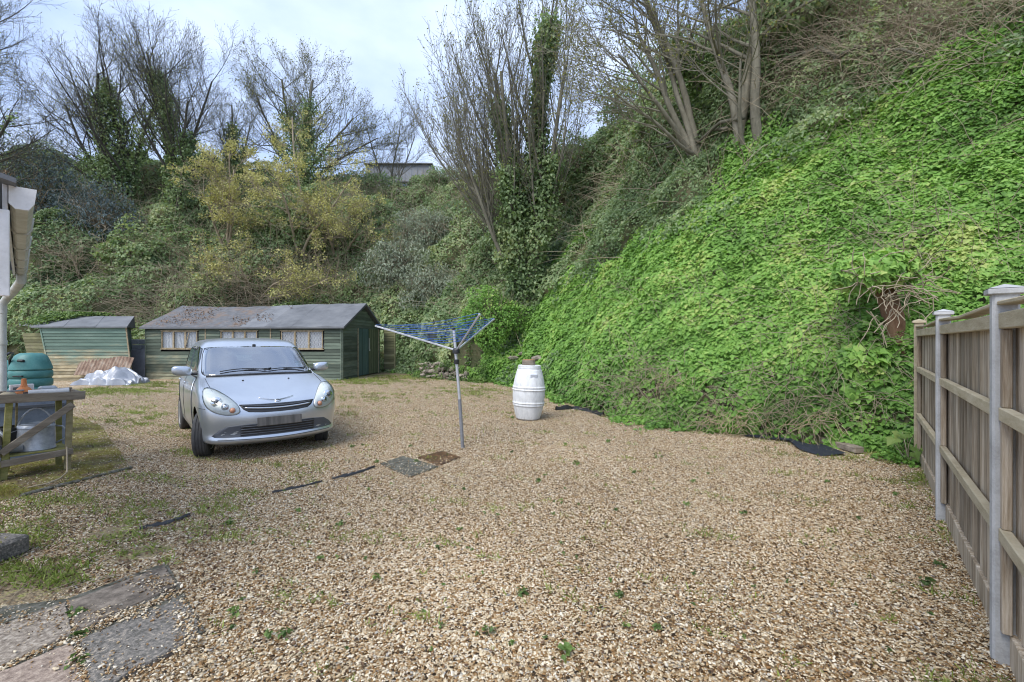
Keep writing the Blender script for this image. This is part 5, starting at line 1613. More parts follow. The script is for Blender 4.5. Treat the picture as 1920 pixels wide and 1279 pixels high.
# teal ribbed bins
M_teal = mat_worn("teal_plastic", [(.3, (.035, .13, .13)), (.55, (.065, .20, .195)), (.8, (.12, .27, .26))], 5, .45, 0, .1, .003, 50, vary=0)
def ribbed(name, label, x, y, R, H):
    t = thing(name, label, "bin", (x, y, 0))
    prof = [(0, 0), (R * .97, 0)]
    nb = 8
    for k in range(nb):
        z0, z1 = H * .80 * k / nb, H * .80 * (k + 1) / nb
        rA, rB = R * (1.0 - .03 * k / nb), R * (1.0 - .03 * (k + 1) / nb)
        prof += [(rA * .985, z0 + .012), (rA * 1.03, z0 + .03), (rB * 1.03, z1 - .03), (rB * .985, z1 - .012), (rB * .94, z1)]
    MB().lathe(prof, 36, (0, 0, 0)).build("ribbed_body", M_teal, t, 'auto')
    z = H * .80
    MB().lathe([(R * .97, z), (R * 1.0, z + .015), (R * .97, z + .05), (R * .88, z + .13), (R * .74, H * .965), (R * .62, H - .02), (R * .5, H), (0, H + .008)], 36).build("lid", M_teal, t, 'auto')
    MB().box((.06, -R * .80, H * .80 + .155), (.10, .05, .035), Matrix.Rotation(-.5, 3, 'X'), .008).build("lid_catch", M_black_plastic, t)
    MB().box((.06, -R * .985, H * .735), (.15, .03, .02), None, .004).build("slot", M_black_plastic, t)
    return t
ribbed("compost_bin", "teal ribbed plastic bin with a domed lid behind the bench", -7.95, 7.52, .262, 1.37)
ribbed("compost_bin", "second teal bin behind the downpipe at the left edge, mostly hidden", -8.62, 7.75, .26, 1.24)
hs = MB().tube([(-7.00, 6.27, 1.36), (-7.12, 6.45, 1.40), (-7.46, 6.8, 1.385), (-8.06, 7.30, 1.28), (-8.17, 7.42, 1.0)], .018, 8).build("hose", M_black_plastic, None, True)
tag(hs, "black hose arching from the downpipe to the teal bin", "hose")
# on top of the bench
zt = BH + .002
ob_ = thing("orange_bottle", "orange plastic bottle with narrow spout standing on the bench", "bottle", on(.30, .22, zt), .3)
MB().lathe([(0, 0), (.085, 0), (.09, .02), (.088, .07), (.055, .115), (.032, .135)], 20, sx=1, sy=.8).build("bottle_body", mat_worn("orange_plastic", [(.3, (.46, .15, .05)), (.7, (.62, .25, .09))], 9, .5), ob_, 'auto')
MB().lathe([(.032, .133), (.030, .15), (.026, .155), (.021, .225), (0, .23)], 16).build("spout", bpy.data.materials["orange_plastic"], ob_, 'auto')
ct = thing("sealant_tube", "white sealant cartridge lying along the front of the bench", "tube", on(.56, .10, zt + .060), BROT - .08)
Mx = Matrix.Rotation(math.radians(90), 3, 'Y')
MB().lathe([(0, -.17), (.034, -.17), (.034, .135), (.038, .14), (.038, .17), (.03, .175), (0, .172)], 20, (0, 0, 0), Mx).build("cartridge", M_upvc, ct, 'auto')
MB().lathe([(.012, -.21), (.015, -.172), (0, -.17)], 12, (0, 0, 0), Mx).build("nozzle_cap", M_black_plastic, ct)
MB().beam((-.2, .02, .036), (-.34, .03, .03), .02, .012).build("trigger_rod", M_alu_grey, ct)
cb = thing("clear_tub", "clear plastic container upside down on the bench behind the tube", "container", on(.58, .30, zt), BROT)
MB().box((0, 0, .06), (.16, .12, .12), None, .02).build("tub_body", mat_plain("cloudy_plastic", (.42, .46, .50), .35), cb)
MB().box((0, 0, .006), (.185, .145, .012), None, .003).build("tub_rim", bpy.data.materials["cloudy_plastic"], cb)
wx = thing("white_box", "small white box standing behind the orange bottle on the bench", "box", on(.30, .40, zt), BROT)
MB().box((0, 0, .075), (.20, .06, .15), None, .006).build("carton", M_upvc, wx)
MB().box((-.02, -.033, .095), (.11, .004, .05), None, 0).build("print_panel", mat_plain("dark_print", (.12, .15, .16), .6), wx)
sk = MB(); stone_mesh(sk, (0, 0, .035), (.10, .07, .045), rr)
sk = sk.build("sack", M_rail_wood, None, True); sk.location = on(.12, .16, zt + .012)
tag(sk, "crumpled buff rag lying on the left end of the bench", "rag")
cb2 = MB().tube([G(125, 885) + Vector((0, 0, .3)), G(126, 893) + Vector((0, 0, .05)), G(112, 901, .04) + Vector((0, 0, .02)), G(90, 908, .04) + Vector((0, 0, .01)), G(52, 916, .04) + Vector((0, 0, .01))], .008, 6).build("cable", M_twig_tan, None, True)
tag(cb2, "pale cable trailing from the bench leg over the mossy concrete", "cable")
# ---------------------------------------------------------------- trees
class Tree:
    def __init__(self): self.S, self.T, self.tips, self.nodes = [], [], [], []
def rvec(r): 
    return Vector((r.gauss(0, 1), r.gauss(0, 1), r.gauss(0, 1)))
def grow(tr, p, d, L, r, lvl, P, rnd):
    ns = P['seg'][lvl]; last = lvl == len(P['seg']) - 1
    n = P['n'][lvl] if not last else 0
    n = max(0, int(n * (rnd.uniform(.8, 1.2)) + .5)) if n else 0
    t0 = P['t0'][lvl] if lvl < len(P['t0']) else 0
    ts = sorted(t0 + (1 - t0) * ((k + rnd.random()) / n) for k in range(n)) if n else []
    ki = 0
    step = L / ns
    for i in range(ns):
        d = (d + rvec(rnd) * P['wig'][lvl] + Vector((0, 0, 1)) * P['up'][lvl]).normalized()
        q = p + d * step
        ra = r * (1 - P['tap'][lvl] * i / ns); rb_ = r * (1 - P['tap'][lvl] * (i + 1) / ns)
        (tr.S if lvl <= P.get('thick', 0) else tr.T).append((*p, *q, ra, rb_))
        if lvl < 2:
            for f in (.2, .4, .6, .8, 1.0): tr.nodes.append((p.lerp(q, f), rb_, lvl))
        while ki < len(ts) and ts[ki] <= (i + 1) / ns:
            f = ts[ki] * ns - i
            c = p.lerp(q, f)
            ang = math.radians(rnd.gauss(P['ang'][lvl], P['ang'][lvl] * .22))
            ax = d.cross(rvec(rnd)).normalized()
            cd = Matrix.Rotation(ang, 3, ax) @ d
            if 'bias' in P: cd = (cd + Vector(P['bias']) * (.6 if lvl == 0 else .2)).normalized()
            if cd.z < -.1: cd.z *= -.3
            cl = P['len'][lvl] * rnd.uniform(.65, 1.25) * (1.15 - .55 * ts[ki])
            grow(tr, c, cd, cl, max(P.get('rmin', .007), rb_ * P['rad'][lvl]), lvl + 1, P, rnd)
            ki += 1
        p = q
    if lvl >= len(P['seg']) - 2: tr.tips.append((p.copy(), d.copy()))
def ivy_on(nodes, n, rng, spread=.35, zmax=1e9, rmin=.03, rise=True):
    nd = [q for q in nodes if q[1] > rmin and q[0].z < zmax]
    if not nd: return None
    c = np.array([tuple(q[0]) for q in nd]); 
    wz = .2 + (c[:, 2] - c[:, 2].min()) / max(.1, np.ptp(c[:, 2])) if rise else np.ones(len(c))
    i = rng.choice(len(c), n, p=wz / wz.sum())
    off = rng.normal(0, 1, (n, 3)); off[:, 2] *= .9; o = _unit(off)
    rad_ = spread * (.35 + .65 * rng.random(n)) * (.75 + .5 * wav(c[i], 1.5, 71))
    P_ = c[i] + o * rad_[:, None] + rng.normal(0, .12, (n, 3))
    return P_, _unit(o * .8 + np.array([0, -.2, .5]))
FAN = dict(seg=[7, 8, 5, 2], n=[12, 15, 6], t0=[.25, .12, .15], wig=[.05, .035, .06, .1], up=[.03, .10, .10, .06], tap=[.6, .8, .7, .5], ang=[32, 24, 30], len=[6.0, 1.7, .6], rad=[.50, .42, .6], thick=1)
SPREAD = dict(seg=[7, 8, 5, 2], n=[11, 14, 7], t0=[.22, .15, .15], wig=[.06, .06, .09, .14], up=[.02, .06, .08, .05], tap=[.6, .8, .7, .5], ang=[46, 36, 38], len=[5.2, 1.9, .7], rad=[.50, .42, .6], thick=1)
def make_tree(name, label, base, stems, P, seed, bark, limb_r=.12, ivy_n=0, ivy_spread=.4, ivy_z=1e9, ivy_mat=None, bud=None, group=None, cat="tree", ivy_rmin=.04, leaf_size=(.10, .18), clump=0, bud_size=(.05, .09)):
    rnd = random.Random(seed); rng = np.random.default_rng(seed)
    base = Vector(base)
    t = thing(name, label, cat, base, 0, group)
    tr = Tree()
    for tgt, r_ in stems:
        tgt = Vector(tgt); v = tgt - base
        s0 = base + Vector((rnd.uniform(-.3, .3), rnd.uniform(-.2, .2), -.3))
        grow(tr, s0, (v.normalized() + Vector((0, 0, -.15)) * 0).normalized(), v.length, r_, 0, P, rnd)
    sticks("trunk", tr.S, bark, t, 7, base)
    if tr.T: 
        o = sticks("twigs", tr.T, bark, t, 3, base); o['kind'] = 'stuff'
    if ivy_n:
        res = ivy_on(tr.nodes, ivy_n, rng, ivy_spread, ivy_z, ivy_rmin)
        if res:
            P_, N_ = res
            tone = .52 + .18 * wav(P_, 1.4, 73) + rng.normal(0, .16, len(P_))
            o = leaves("ivy", P_, N_, rng.uniform(*leaf_size, len(P_)), T_KITE, ivy_mat or M_ivy_dark, tone, t, rng, base, tilt=.6); o['kind'] = 'stuff'
    if bud is not None and tr.tips:
        m_, k_ = bud
        tp_ = np.array([tuple(q[0]) for q in tr.tips]); td = np.array([tuple(q[1]) for q in tr.tips])
        i = rng.integers(0, len(tp_), len(tp_) * k_) if k_ > 1 else np.arange(len(tp_))
        spread = .04 + .03 * k_
        if clump:
            sel = np.nonzero(wav(tp_, 1.0, seed + 5) + .6 * wav(tp_, .4, seed + 6) > clump - .5)[0]
            i = rng.choice(sel[::3], len(sel) * k_ // 2); spread = .11
        P_ = tp_[i] + rng.normal(0, spread, (len(i), 3)) - td[i] * rng.uniform(0, .25, (len(i), 1))
        N_ = _unit(rng.normal(0, 1, (len(i), 3)) + np.array([0, -.4, .5]))
        o = leaves("buds", P_, N_, rng.uniform(*bud_size, len(i)), T_KITE, m_, rng.random(len(i)) * .6 + .25 + .2 * wav(P_, 1.2, 75), t, rng, base, tilt=.7, tip=(0, 0, .6)); o['kind'] = 'stuff'
    return t, tr
hb = lambda px, py: hill_hit(px, py)
b = hb(235, 395); Y = b.y
make_tree("bare_tree", "large bare spreading tree with ivied trunks standing left of the forked pale tree", b, [(W(228, 150, Y), .20), (W(130, 130, Y - 1), .16), (W(60, 210, Y - 1.5), .12), (W(185, 250, Y + 1), .13), (W(265, 120, Y), .13)], dict(SPREAD, bias=(-.25, 0, .1)), 101, M_twig_dark, ivy_n=9000, ivy_spread=.75, ivy_z=b.z + 8.5, ivy_rmin=.07, bud=(M_bud, 1), bud_size=(.04, .07))
b = hb(330, 395); Y = b.y
make_tree("bare_tree", "pale forked bare tree with ivy columns above the left shed roof", b, [(W(332, 150, Y), .19), (W(298, 100, Y + .5), .15), (W(375, 190, Y - .5), .14), (W(350, 120, Y), .12)], dict(SPREAD, ang=[38, 32, 36]), 102, M_twig_dark, ivy_n=9000, ivy_spread=.6, ivy_z=b.z + 9.5, ivy_rmin=.07, bud=(M_bud, 1), bud_size=(.04, .07))
b = hb(-110, 430); Y = b.y
make_tree("bare_tree", "dark bare tree at the left edge reaching branches into the frame", b, [(W(-60, 60, Y), .2), (W(-10, 190, Y - 2), .13), (W(-120, 0, Y), .15)], dict(SPREAD, bias=(.25, -.1, .1)), 103, M_twig_dark, ivy_n=1500, bud=(M_bud, 1), bud_size=(.04, .07))
b = hb(565, 330) or Vector((-14, 32, 13)); Y = b.y
make_tree("bare_tree", "wide twiggy tree with bushy ivy stems behind the yellow blossom", b, [(W(515, 150, Y), .15), (W(615, 160, Y), .16), (W(670, 215, Y - 1), .12), (W(460, 180, Y), .11), (W(705, 250, Y), .10), (W(580, 140, Y), .12)], dict(SPREAD, len=[4.3, 1.8, .6]), 104, M_twig_grey, ivy_n=9000, ivy_spread=.95, ivy_z=b.z + 5.2, ivy_rmin=.07, bud=(M_bud, 1), bud_size=(.06, .11))
b = hb(985, 548); Y = b.y
make_tree("ivy_clad_tree", "tall fan shaped tree with a thick ivy clad trunk in the middle", b, [(W(1018, 20, Y), .23), (W(928, 120, Y), .19), (W(1035, 120, Y + .5), .14), (W(968, 120, Y - .5), .14), (W(880, 250, Y + .5), .11), (W(820, 260, Y - .5), .10), (W(1075, 230, Y), .08)], dict(FAN, bias=(-.10, 0, .3), ang=[30, 24, 30], n=[10, 14, 6]), 105, M_twig_grey, ivy_n=24000, ivy_spread=.54, ivy_z=b.z + 11.0, ivy_rmin=.08, bud=(M_bud, 1), bud_size=(.05, .08))
b = hb(968, 520); Y = b.y
make_tree("leaning_tree", "slim grey tree leaning left beside the ivy clad trunk", b, [(W(925, 420, Y - .3), .13), (W(850, 270, Y - .3), .12)], dict(FAN, n=[15, 10, 5], bias=(-.45, 0, .25), len=[5.2, 1.8, .6]), 106, M_twig_grey, bud=(M_bud, 2), bud_size=(.05, .09))
b = hb(1320, 282); Y = b.y
make_tree("multi_stem_tree", "grey multi stemmed tree leaning left off the upper bank", b, [(W(1165, -10, Y - .6), .10), (W(1225, -60, Y), .11), (W(1190, 60, Y - .8), .075), (W(1262, -80, Y + .3), .09), (W(1120, 190, Y - 1), .06)], dict(SPREAD, seg=[9, 7, 5, 2], n=[8, 8, 5], t0=[.38, .2, .15], wig=[.07, .09, .11, .14], up=[.03, .03, .05, .05], bias=(-.35, 0, .05), len=[3.0, 1.3, .5], ang=[38, 38, 38]), 107, M_trunk, ivy_n=0, bud=(M_bud, 2), bud_size=(.04, .07))
b = hb(1412, 250); Y = b.y
make_tree("multi_stem_tree", "pale three stemmed tree rising straight up on the upper bank", b, [(W(1340, -120, Y), .11), (W(1402, -160, Y - .2), .125), (W(1452, -160, Y), .14), (W(1372, 100, Y - .6), .06)], dict(SPREAD, seg=[9, 7, 5, 2], n=[7, 7, 5], t0=[.36, .2, .15], wig=[.06, .09, .11, .14], up=[.03, .02, .04, .05], len=[2.8, 1.3, .5], ang=[55, 42, 40]), 108, M_trunk, ivy_n=0, bud=(M_bud, 2), bud_size=(.04, .07))
b = hb(1340, 190); Y = b.y
make_tree("ivy_clad_tree", "ivy smothered leaning stems between the two multi stemmed trees", b, [(W(1345, 40, Y), .13), (W(1300, 60, Y), .10)], dict(SPREAD, n=[5, 7, 4], len=[2.6, 1.2, .5]), 109, M_trunk, ivy_n=5000, ivy_spread=.45, ivy_z=b.z + 4.5, ivy_mat=M_fresh_leaf, bud=(M_bud, 1), leaf_size=(.06, .11))
b = hb(445, 330); Y = b.y
make_tree("bare_tree", "slender bare tree filling the gap between the forked tree and the twiggy tree", b, [(W(440, 190, Y), .10), (W(415, 230, Y), .08), (W(475, 220, Y), .08)], dict(SPREAD, n=[10, 10, 5], len=[3.0, 1.4, .5]), 131, M_twig_grey, ivy_n=2500, ivy_spread=.5, ivy_z=b.z + 3.5, ivy_rmin=.05)
b = hb(728, 330); Y = b.y
make_tree("bare_tree", "low twiggy bare tree in front of the flat roofed hilltop house", b, [(W(700, 235, Y - 1), .08), (W(740, 225, Y - 1), .08), (W(775, 245, Y - 1), .07)], dict(SPREAD, n=[11, 11, 5], t0=[.1, .15, .15], len=[2.6, 1.3, .5]), 132, M_twig_grey)
# yellow blossoming trees over the long shed
YB = dict(seg=[6, 6, 4, 2], n=[9, 8, 5], t0=[.2, .2, .2], wig=[.12, .14, .16, .2], up=[.03, .0, .02, .0], tap=[.6, .7, .7, .5], ang=[52, 48, 45], len=[2.8, 1.2, .45], rad=[.5, .45, .55], thick=0)
for (px, py), stems, lab, sd in (((560, 470), [(542, 200), (600, 290), (490, 330)], "tall yellow blossoming tree in front of the twiggy tree", 111),
                                 ((430, 470), [(420, 270), (470, 310), (370, 350)], "smaller yellow blossoming tree left of the tall one", 112),
                                 ((640, 480), [(650, 370), (690, 420), (610, 400)], "sparse yellowish blossoming tree on the bank above the shed ridge", 113),
                                 ((480, 560), [(450, 500), (540, 490), (600, 500)], "low yellow flowering branches hanging over the shed roof", 114)):
    b = hb(px, py); Y = b.y - 1.2
    make_tree("blossom_tree", lab, b, [(W(x, y, Y - .5 * k), .09) for k, (x, y) in enumerate(stems)], YB, sd, M_twig_tan, bud=(M_yellow_leaf, 15 if sd < 113 else 9), bud_size=(.07, .12), clump=.35)
# small bare shrub on the left, behind the small shed
b = hb(165, 530)
make_tree("bare_shrub", "small bare tan shrub on the bank above the small shed", b, [(W(165, 470, b.y - .6), .06), (W(130, 460, b.y - .8), .04), (W(205, 450, b.y - .7), .04)], dict(YB, n=[7, 6, 4], len=[1.9, .8, .35], rmin=.008), 121, M_twig_tan, cat="shrub")

# ---------------------------------------------------------------- shrubs
def bush(name, label, px, py, w, h, d, n, mat, leaf, tmpl, seed, lift=.35, bark=M_twig_tan, sticks_n=160, cat="shrub", tone0=.45):
    rng = np.random.default_rng(seed)
    b = hb(px, py)
    t = thing(name, label, cat, b)
    c = np.array(b) + np.array([0, -d * .25, h * lift])
    u = _unit(rng.normal(0, 1, (n, 3)))
    shell = (1 - .55 * rng.random(n) ** 1.8)
    q = u * np.array([w, d, h])
    lump = 1 + .28 * wav(c + q, .9, seed) + .14 * wav(c + q, .4, seed + 1)
    P_ = c + q * (shell * lump)[:, None]
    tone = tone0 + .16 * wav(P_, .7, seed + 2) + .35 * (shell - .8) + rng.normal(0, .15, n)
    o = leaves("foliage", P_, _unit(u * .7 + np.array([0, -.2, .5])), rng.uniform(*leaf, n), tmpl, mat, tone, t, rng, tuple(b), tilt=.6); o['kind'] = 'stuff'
    if sticks_n:
        m = sticks_n
        u = _unit(rng.normal(0, 1, (m, 3)) + np.array([0, -.3, .5])); e = c + u * np.array([w, d, h]) * rng.uniform(.7, 1.25, (m, 1))
        s = np.array(b) + rng.normal(0, .15, (m, 3)); mid = (s + e) / 2 + rng.normal(0, .18 * h, (m, 3))
        S = np.concatenate([np.concatenate([s, mid, np.full((m, 1), .02), np.full((m, 1), .012)], 1), np.concatenate([mid, e, np.full((m, 1), .012), np.full((m, 1), .005)], 1)])
        o = sticks("stems", S, bark, t, 3, tuple(b)); o['kind'] = 'stuff'
    return t
bush("evergreen_shrub", "dark blue green evergreen at the left behind the house gutter", 70, 400, 3.2, 3.2, 1.6, 9000, M_blue_leaf, (.12, .24), T_LONG, 201)
bush("evergreen_shrub", "lower blue green evergreen beside the small bare shrub", 190, 430, 2.0, 2.0, 1.3, 5000, M_blue_leaf, (.12, .22), T_LONG, 202)
bush("silver_shrub", "grey green leafy shrub above the right end of the long shed", 745, 520, 1.9, 1.7, 1.2, 6000, M_silver_leaf, (.12, .26), T_LONG, 203)
bush("silver_shrub", "silvery shrub low on the bank behind the dryer", 815, 560, 2.0, 1.4, 1.2, 6000, M_silver_leaf, (.12, .24), T_LONG, 204)
bush("silver_shrub", "grey leaved shrub highest on the bank left of the leaning tree", 800, 450, 2.2, 1.4, 1.2, 6000, M_silver_leaf, (.12, .24), T_LONG, 205)
bush("green_shrub", "bright green rounded bush at the foot of the ivy clad tree", 925, 615, 1.25, 1.1, .9, 9000, M_ivy_bright, (.06, .11), T_KITE, 206, tone0=.5)
bush("green_shrub", "dark glossy bush in the middle of the bank above the long shed", 560, 440, 2.6, 1.5, 1.0, 6000, M_ivy_dark, (.12, .2), T_KITE, 207, tone0=.55)
bush("green_shrub", "leafy evergreen bush above the small shed roof", 250, 490, 1.6, 1.3, .9, 4000, M_ivy_dark, (.12, .2), T_KITE, 208, tone0=.65)
for k, (px, py, w_, h_, nm, mt) in enumerate(((1090, 320, 2.2, 1.2, "ivied hump on the skyline right of the ivy clad tree", M_ivy_dark), (1190, 230, 2.0, 1.5, "dark ivied hump under the leaning grey stems", M_ivy_dark), (1290, 110, 1.6, 1.1, "ivied hump on the skyline between the grey stems", M_ivy_dark), (1480, 60, 1.4, .9, "tangled evergreen mound right of the pale three stemmed tree", M_ivy_dark),
                                               (690, 330, 2.4, .9, "scrubby mound below the grey house", M_ivy_dark), (840, 330, 2.2, .9, "scrubby mound right of the grey house", M_ivy_dark))):
    bush("ivy_mound", nm, px, py, w_, h_, 1.1, 4500, mt, (.08, .15), T_KITE, 220 + 4 * k, cat="ivy mound", tone0=.5)

# ---------------------------------------------------------------- tangles of bare stems
def tangle(name, label, n, weight, L, mat, seed, out=.5, droop=.10, r_=(.006, .014), kind='stuff', nseg=6, dirn=(0, 0, .25), height=.2):
    rng = np.random.default_rng(seed)
    P_, N_ = hill_scatter(n, weight, rng)
    p = P_ + N_ * rng.uniform(0, height, (n, 1))
    v = _unit(N_ * out + rng.normal(0, .6, (n, 3)) + np.array(dirn))
    ln = rng.uniform(*L, n) / nseg
    rad_ = rng.uniform(*r_, n)
    S = []
    for k in range(nseg):
        q_ = p + v * ln[:, None]
        S.append(np.concatenate([p, q_, (rad_ * (1 - .8 * k / nseg))[:, None], (rad_ * (1 - .8 * (k + 1) / nseg))[:, None]], 1))
        p = q_
        v = _unit(v + rng.normal(0, .16, (n, 3)) + np.array([0, 0, -droop]))
    o = sticks(name, np.concatenate(S), mat, None, 3)
    return tag(o, label, "brambles", kind=kind)
def pxw(blobs): return blob_mask(CELL_PX, CELL_PY, blobs) * IN_VIEW * (CELL_S < 1.2)
tangle("brambles", "dry grey bramble tangle along the top right of the bank", 3000, pxw([(1700, 60, 190, 60, 1), (1560, 110, 110, 60, .9), (1880, 20, 120, 40, .8), (1500, 40, 80, 60, .7)]), (.8, 2.0), M_twig_tan, 301, r_=(.004, .010), out=.35, dirn=(-.2, -.1, .1))
tangle("brambles", "tan bare stems arching over the roof of the long shed", 900, pxw([(420, 560, 130, 40, 1), (300, 580, 90, 35, .9), (560, 540, 120, 40, .8)]), (1.4, 3.6), M_twig_tan, 302, out=.7, droop=.13, r_=(.008, .018), dirn=(-.1, -.4, .3))
tangle("brambles", "bare twig thicket on the bank between the yellow blossom and the leaning tree", 1300, pxw([(800, 400, 110, 90, 1), (660, 430, 90, 100, .9), (730, 340, 90, 40, .7), (880, 540, 60, 60, .7)]), (1.2, 3.0), M_twig_tan, 303, out=.5)
tangle("brambles", "tan twig tangle on the left bank among the evergreens", 1100, pxw([(120, 480, 130, 70, 1), (260, 420, 110, 80, .9), (60, 350, 90, 60, .6), (420, 430, 120, 90, .7)]), (1.2, 3.0), M_twig_tan, 304, out=.5)
tangle("brambles", "bare stems on the dark bank right of the ivy clad tree", 700, pxw([(1180, 340, 120, 60, 1), (1330, 310, 120, 50, .9), (1100, 420, 90, 60, .6), (1400, 180, 80, 90, .6)]), (1.0, 2.6), M_twig_tan, 305, out=.4)
tangle("brambles", "dead bindweed stems over the lower edge of the bright ivy", 1100, pxw([(1220, 730, 70, 50, 1), (1330, 790, 90, 25, .9), (1500, 760, 120, 60, .8), (1650, 700, 60, 80, .8), (1560, 650, 80, 60, .5), (1780, 480, 160, 40, .5)]), (.4, 1.1), M_twig_tan, 306, out=.25, droop=.22, r_=(.003, .007), height=.28)
tangle("brambles", "thin dry stems trailing over the bright ivy on the upper right slope", 700, pxw([(1600, 270, 80, 50, 1), (1760, 430, 150, 50, .8), (1480, 420, 120, 60, .4), (1300, 580, 120, 40, .6), (1820, 250, 100, 90, .5), (1650, 360, 120, 50, .5)]), (.3, .9), M_twig_tan, 307, out=.2, droop=.18, r_=(.003, .006), height=.25)
for k, (a, bb, c_) in enumerate((((1380, 262), (1300, 300), (1215, 305)), ((1350, 280), (1270, 300), (1160, 330)), ((1550, 160), (1480, 150), (1430, 175)), ((1540, 162), (1620, 150), (1700, 165)))):
    p0, p1, p2 = hb(*a), hb(*bb), hb(*c_)
    p0, p1, p2 = (q_ + Vector((0, -.4, .35)) for q_ in (p0, p1, p2))
    o = MB().tube([p0, p0.lerp(p1, .5) + Vector((0, 0, .2)), p1, p1.lerp(p2, .5) + Vector((0, 0, .1)), p2], [.05, .045, .035, .028, .015], 7).build("fallen_branch", M_twig_grey, None, True)
    tag(o, ("long bare branch trailing left from the pale three stemmed tree", "lower bare branch drooping over the dark ivy", "bare branch joining the pale tree to the brambles", "bare branch lying over the edge of the bright ivy")[k], "branch")

# ---------------------------------------------------------------- buildings on the hilltop
M_clad = mat_worn("grey_cladding", [(.3, (.22, .24, .27)), (.7, (.30, .32, .35))], 3, .7, 0, .2)
M_wh = mat_plain("white_render", (.62, .66, .72), .7)
hz = thing("hilltop_house", "flat grey clad house with a white lower wall on the hilltop", "house", (-10.4, 42, 13.05))
MB().box((.0, 3, 1.6), (5.6, 6, 3.0)).build("wall", M_wh, hz)
MB().box((.0, 2.9, 3.9), (6.0, 6.4, 1.55), None, .03).build("cladding", M_clad, hz)
for k in range(11): MB().box((-2.8 + k * .56, -.33, 3.9), (.06, .05, 1.5)).build("seam", M_clad, hz)
MB().box((.0, 2.9, 4.72), (6.3, 6.9, .10), None, .02).build("roof", M_felt, hz)
wn = MB().box((1.5, -.02, 2.55), (3.2, .08, 1.0), None, .02).build("window", M_upvc, hz)
for k in range(3): MB().box((.5 + k * 1.0, -.07, 2.55), (.9, .02, .85)).build("pane", mat_plain("sky_glass", (.18, .26, .42), .05) if "sky_glass" not in bpy.data.materials else bpy.data.materials["sky_glass"], wn)
h2 = thing("hilltop_house", "pale house roof just showing beyond the ivy clad tree", "house", (6.2, 52, 14))
MB().box((0, 3, 4.2), (7, 6, 8.4)).build("wall", M_wh, h2)
MB().add([(-3.8, -.3, 8.3), (3.8, -.3, 8.3), (3.8, 3, 10.0), (-3.8, 3, 10.0), (3.8, 6.3, 8.3), (-3.8, 6.3, 8.3)], [(0, 1, 2, 3), (3, 2, 4, 5), (0, 3, 5), (1, 4, 2)]).build("roof", M_clad, h2)

# ---------------------------------------------------------------- ivied stump by the fence
b = hb(1650, 600)
st = thing("ivy_stump", "brown dead tree stump capped with ivy beside the end of the fence", "stump", b)
sb = b + Vector((-.05, -.35, -.5))
st_top = W(1652, 520, sb.y)
MB().tube([sb - b, (sb.lerp(st_top, .5) - b) + Vector((.06, 0, 0)), st_top - b], [.17, .13, .11], 12).build("trunk", M_deadwood, st, True)
MB().tube([(st_top - b) + Vector((.0, 0, -.1)), (st_top - b) + Vector((.22, .02, .10)), (st_top - b) + Vector((.36, .05, -.02))], [.09, .10, .07], 10).build("broken_limb", M_deadwood, st, True)
rng = np.random.default_rng(91)
def blob_leaves(parent, name, c, rad3, n, sz, mat, tone0, org, tmpl=T_IVY):
    u = _unit(rng.normal(0, 1, (n, 3))); q_ = u * np.array(rad3) * (1 - .35 * rng.random((n, 1)) ** 2)
    q_ *= (1 + .25 * wav(q_ + np.array(c), .35, 92))[:, None]
    P_ = np.array(c) + q_
    o = leaves(name, P_, _unit(u * .6 + np.array([-.1, -.4, .45])), rng.uniform(*sz, n), tmpl, mat, tone0 + .2 * wav(P_, .3, 93) + rng.normal(0, .14, n), parent, rng, org, tilt=.4)
    o['kind'] = 'stuff'; return o
blob_leaves(st, "ivy_cap", st_top + Vector((-.16, -.12, .10)), (.50, .36, .26), 1500, (.07, .13), M_ivy_bright, .80, tuple(b))
blob_leaves(st, "ivy_skirt", W(1640, 690, b.y - .25), (.42, .28, .75), 2600, (.08, .15), M_ivy_bright, .58, tuple(b))
blob_leaves(st, "ivy_skirt", W(1690, 740, b.y - .30), (.32, .28, .64), 1900, (.10, .18), M_ivy_bright, .72, tuple(b))
S = []
for k in range(70):
    p = Vector(st_top) + Vector((rng.normal(-.12, .22), rng.normal(-.28, .06), rng.normal(-.12, .16)))
    v = Vector((rng.normal(0, 1), -.3, rng.normal(-.5, .8))).normalized()
    for i in range(7):
        q_ = p + v * .075; S.append((*p, *q_, .007, .006)); p = q_
        v = (v + Vector((rng.normal(0, .4), rng.normal(0, .2), -.12 + rng.normal(0, .3)))).normalized()
o = sticks("bare_vines", S, M_twig_tan, st, 4, tuple(b)); o['kind'] = 'stuff'

# ---------------------------------------------------------------- small plants, grass and weeds
rng = np.random.default_rng(55)
# grass over the mossy places
n = 90000
gx_ = rng.uniform(-14, 6.5, n * 14); gy_ = 1.6 * (20.5 / 1.6) ** rng.random(n * 14)
ix = np.clip(np.searchsorted(xs, gx_) - 1, 0, len(xs) - 2); iy = np.clip(np.searchsorted(ys, gy_) - 1, 0, len(ys) - 2)
mk = moss[ix, iy]; px_, py_ = proj(np.stack([gx_, gy_, 0 * gx_], 1))
side = (gx_ - 2.40) * .79 - (gy_ - 2.21) * .613
q3 = np.stack([gx_, gy_, 0 * gx_], 1)
dens = np.clip(mk - .34 + .42 * wav(q3, .30, 56) + .34 * wav(q3, .09, 57), 0, 1) 
keep = (rng.random(len(gx_)) < dens * 1.7) & (px_ > -80) & (px_ < 2000) & (side < 0)
keep &= ~((px_ > -50) & (px_ < 390) & (py_ > 1110 - (px_ > 100) * (px_ - 100) * .22) & (py_ > 1050))
gx_, gy_, mk = gx_[keep][:78000], gy_[keep][:78000], mk[keep][:78000]
P_ = np.stack([gx_, gy_, gz[ix[keep][:78000], iy[keep][:78000]] - .002], 1)
sz = rng.uniform(.018, .05, len(P_)) * (1 + .05 * gy_)
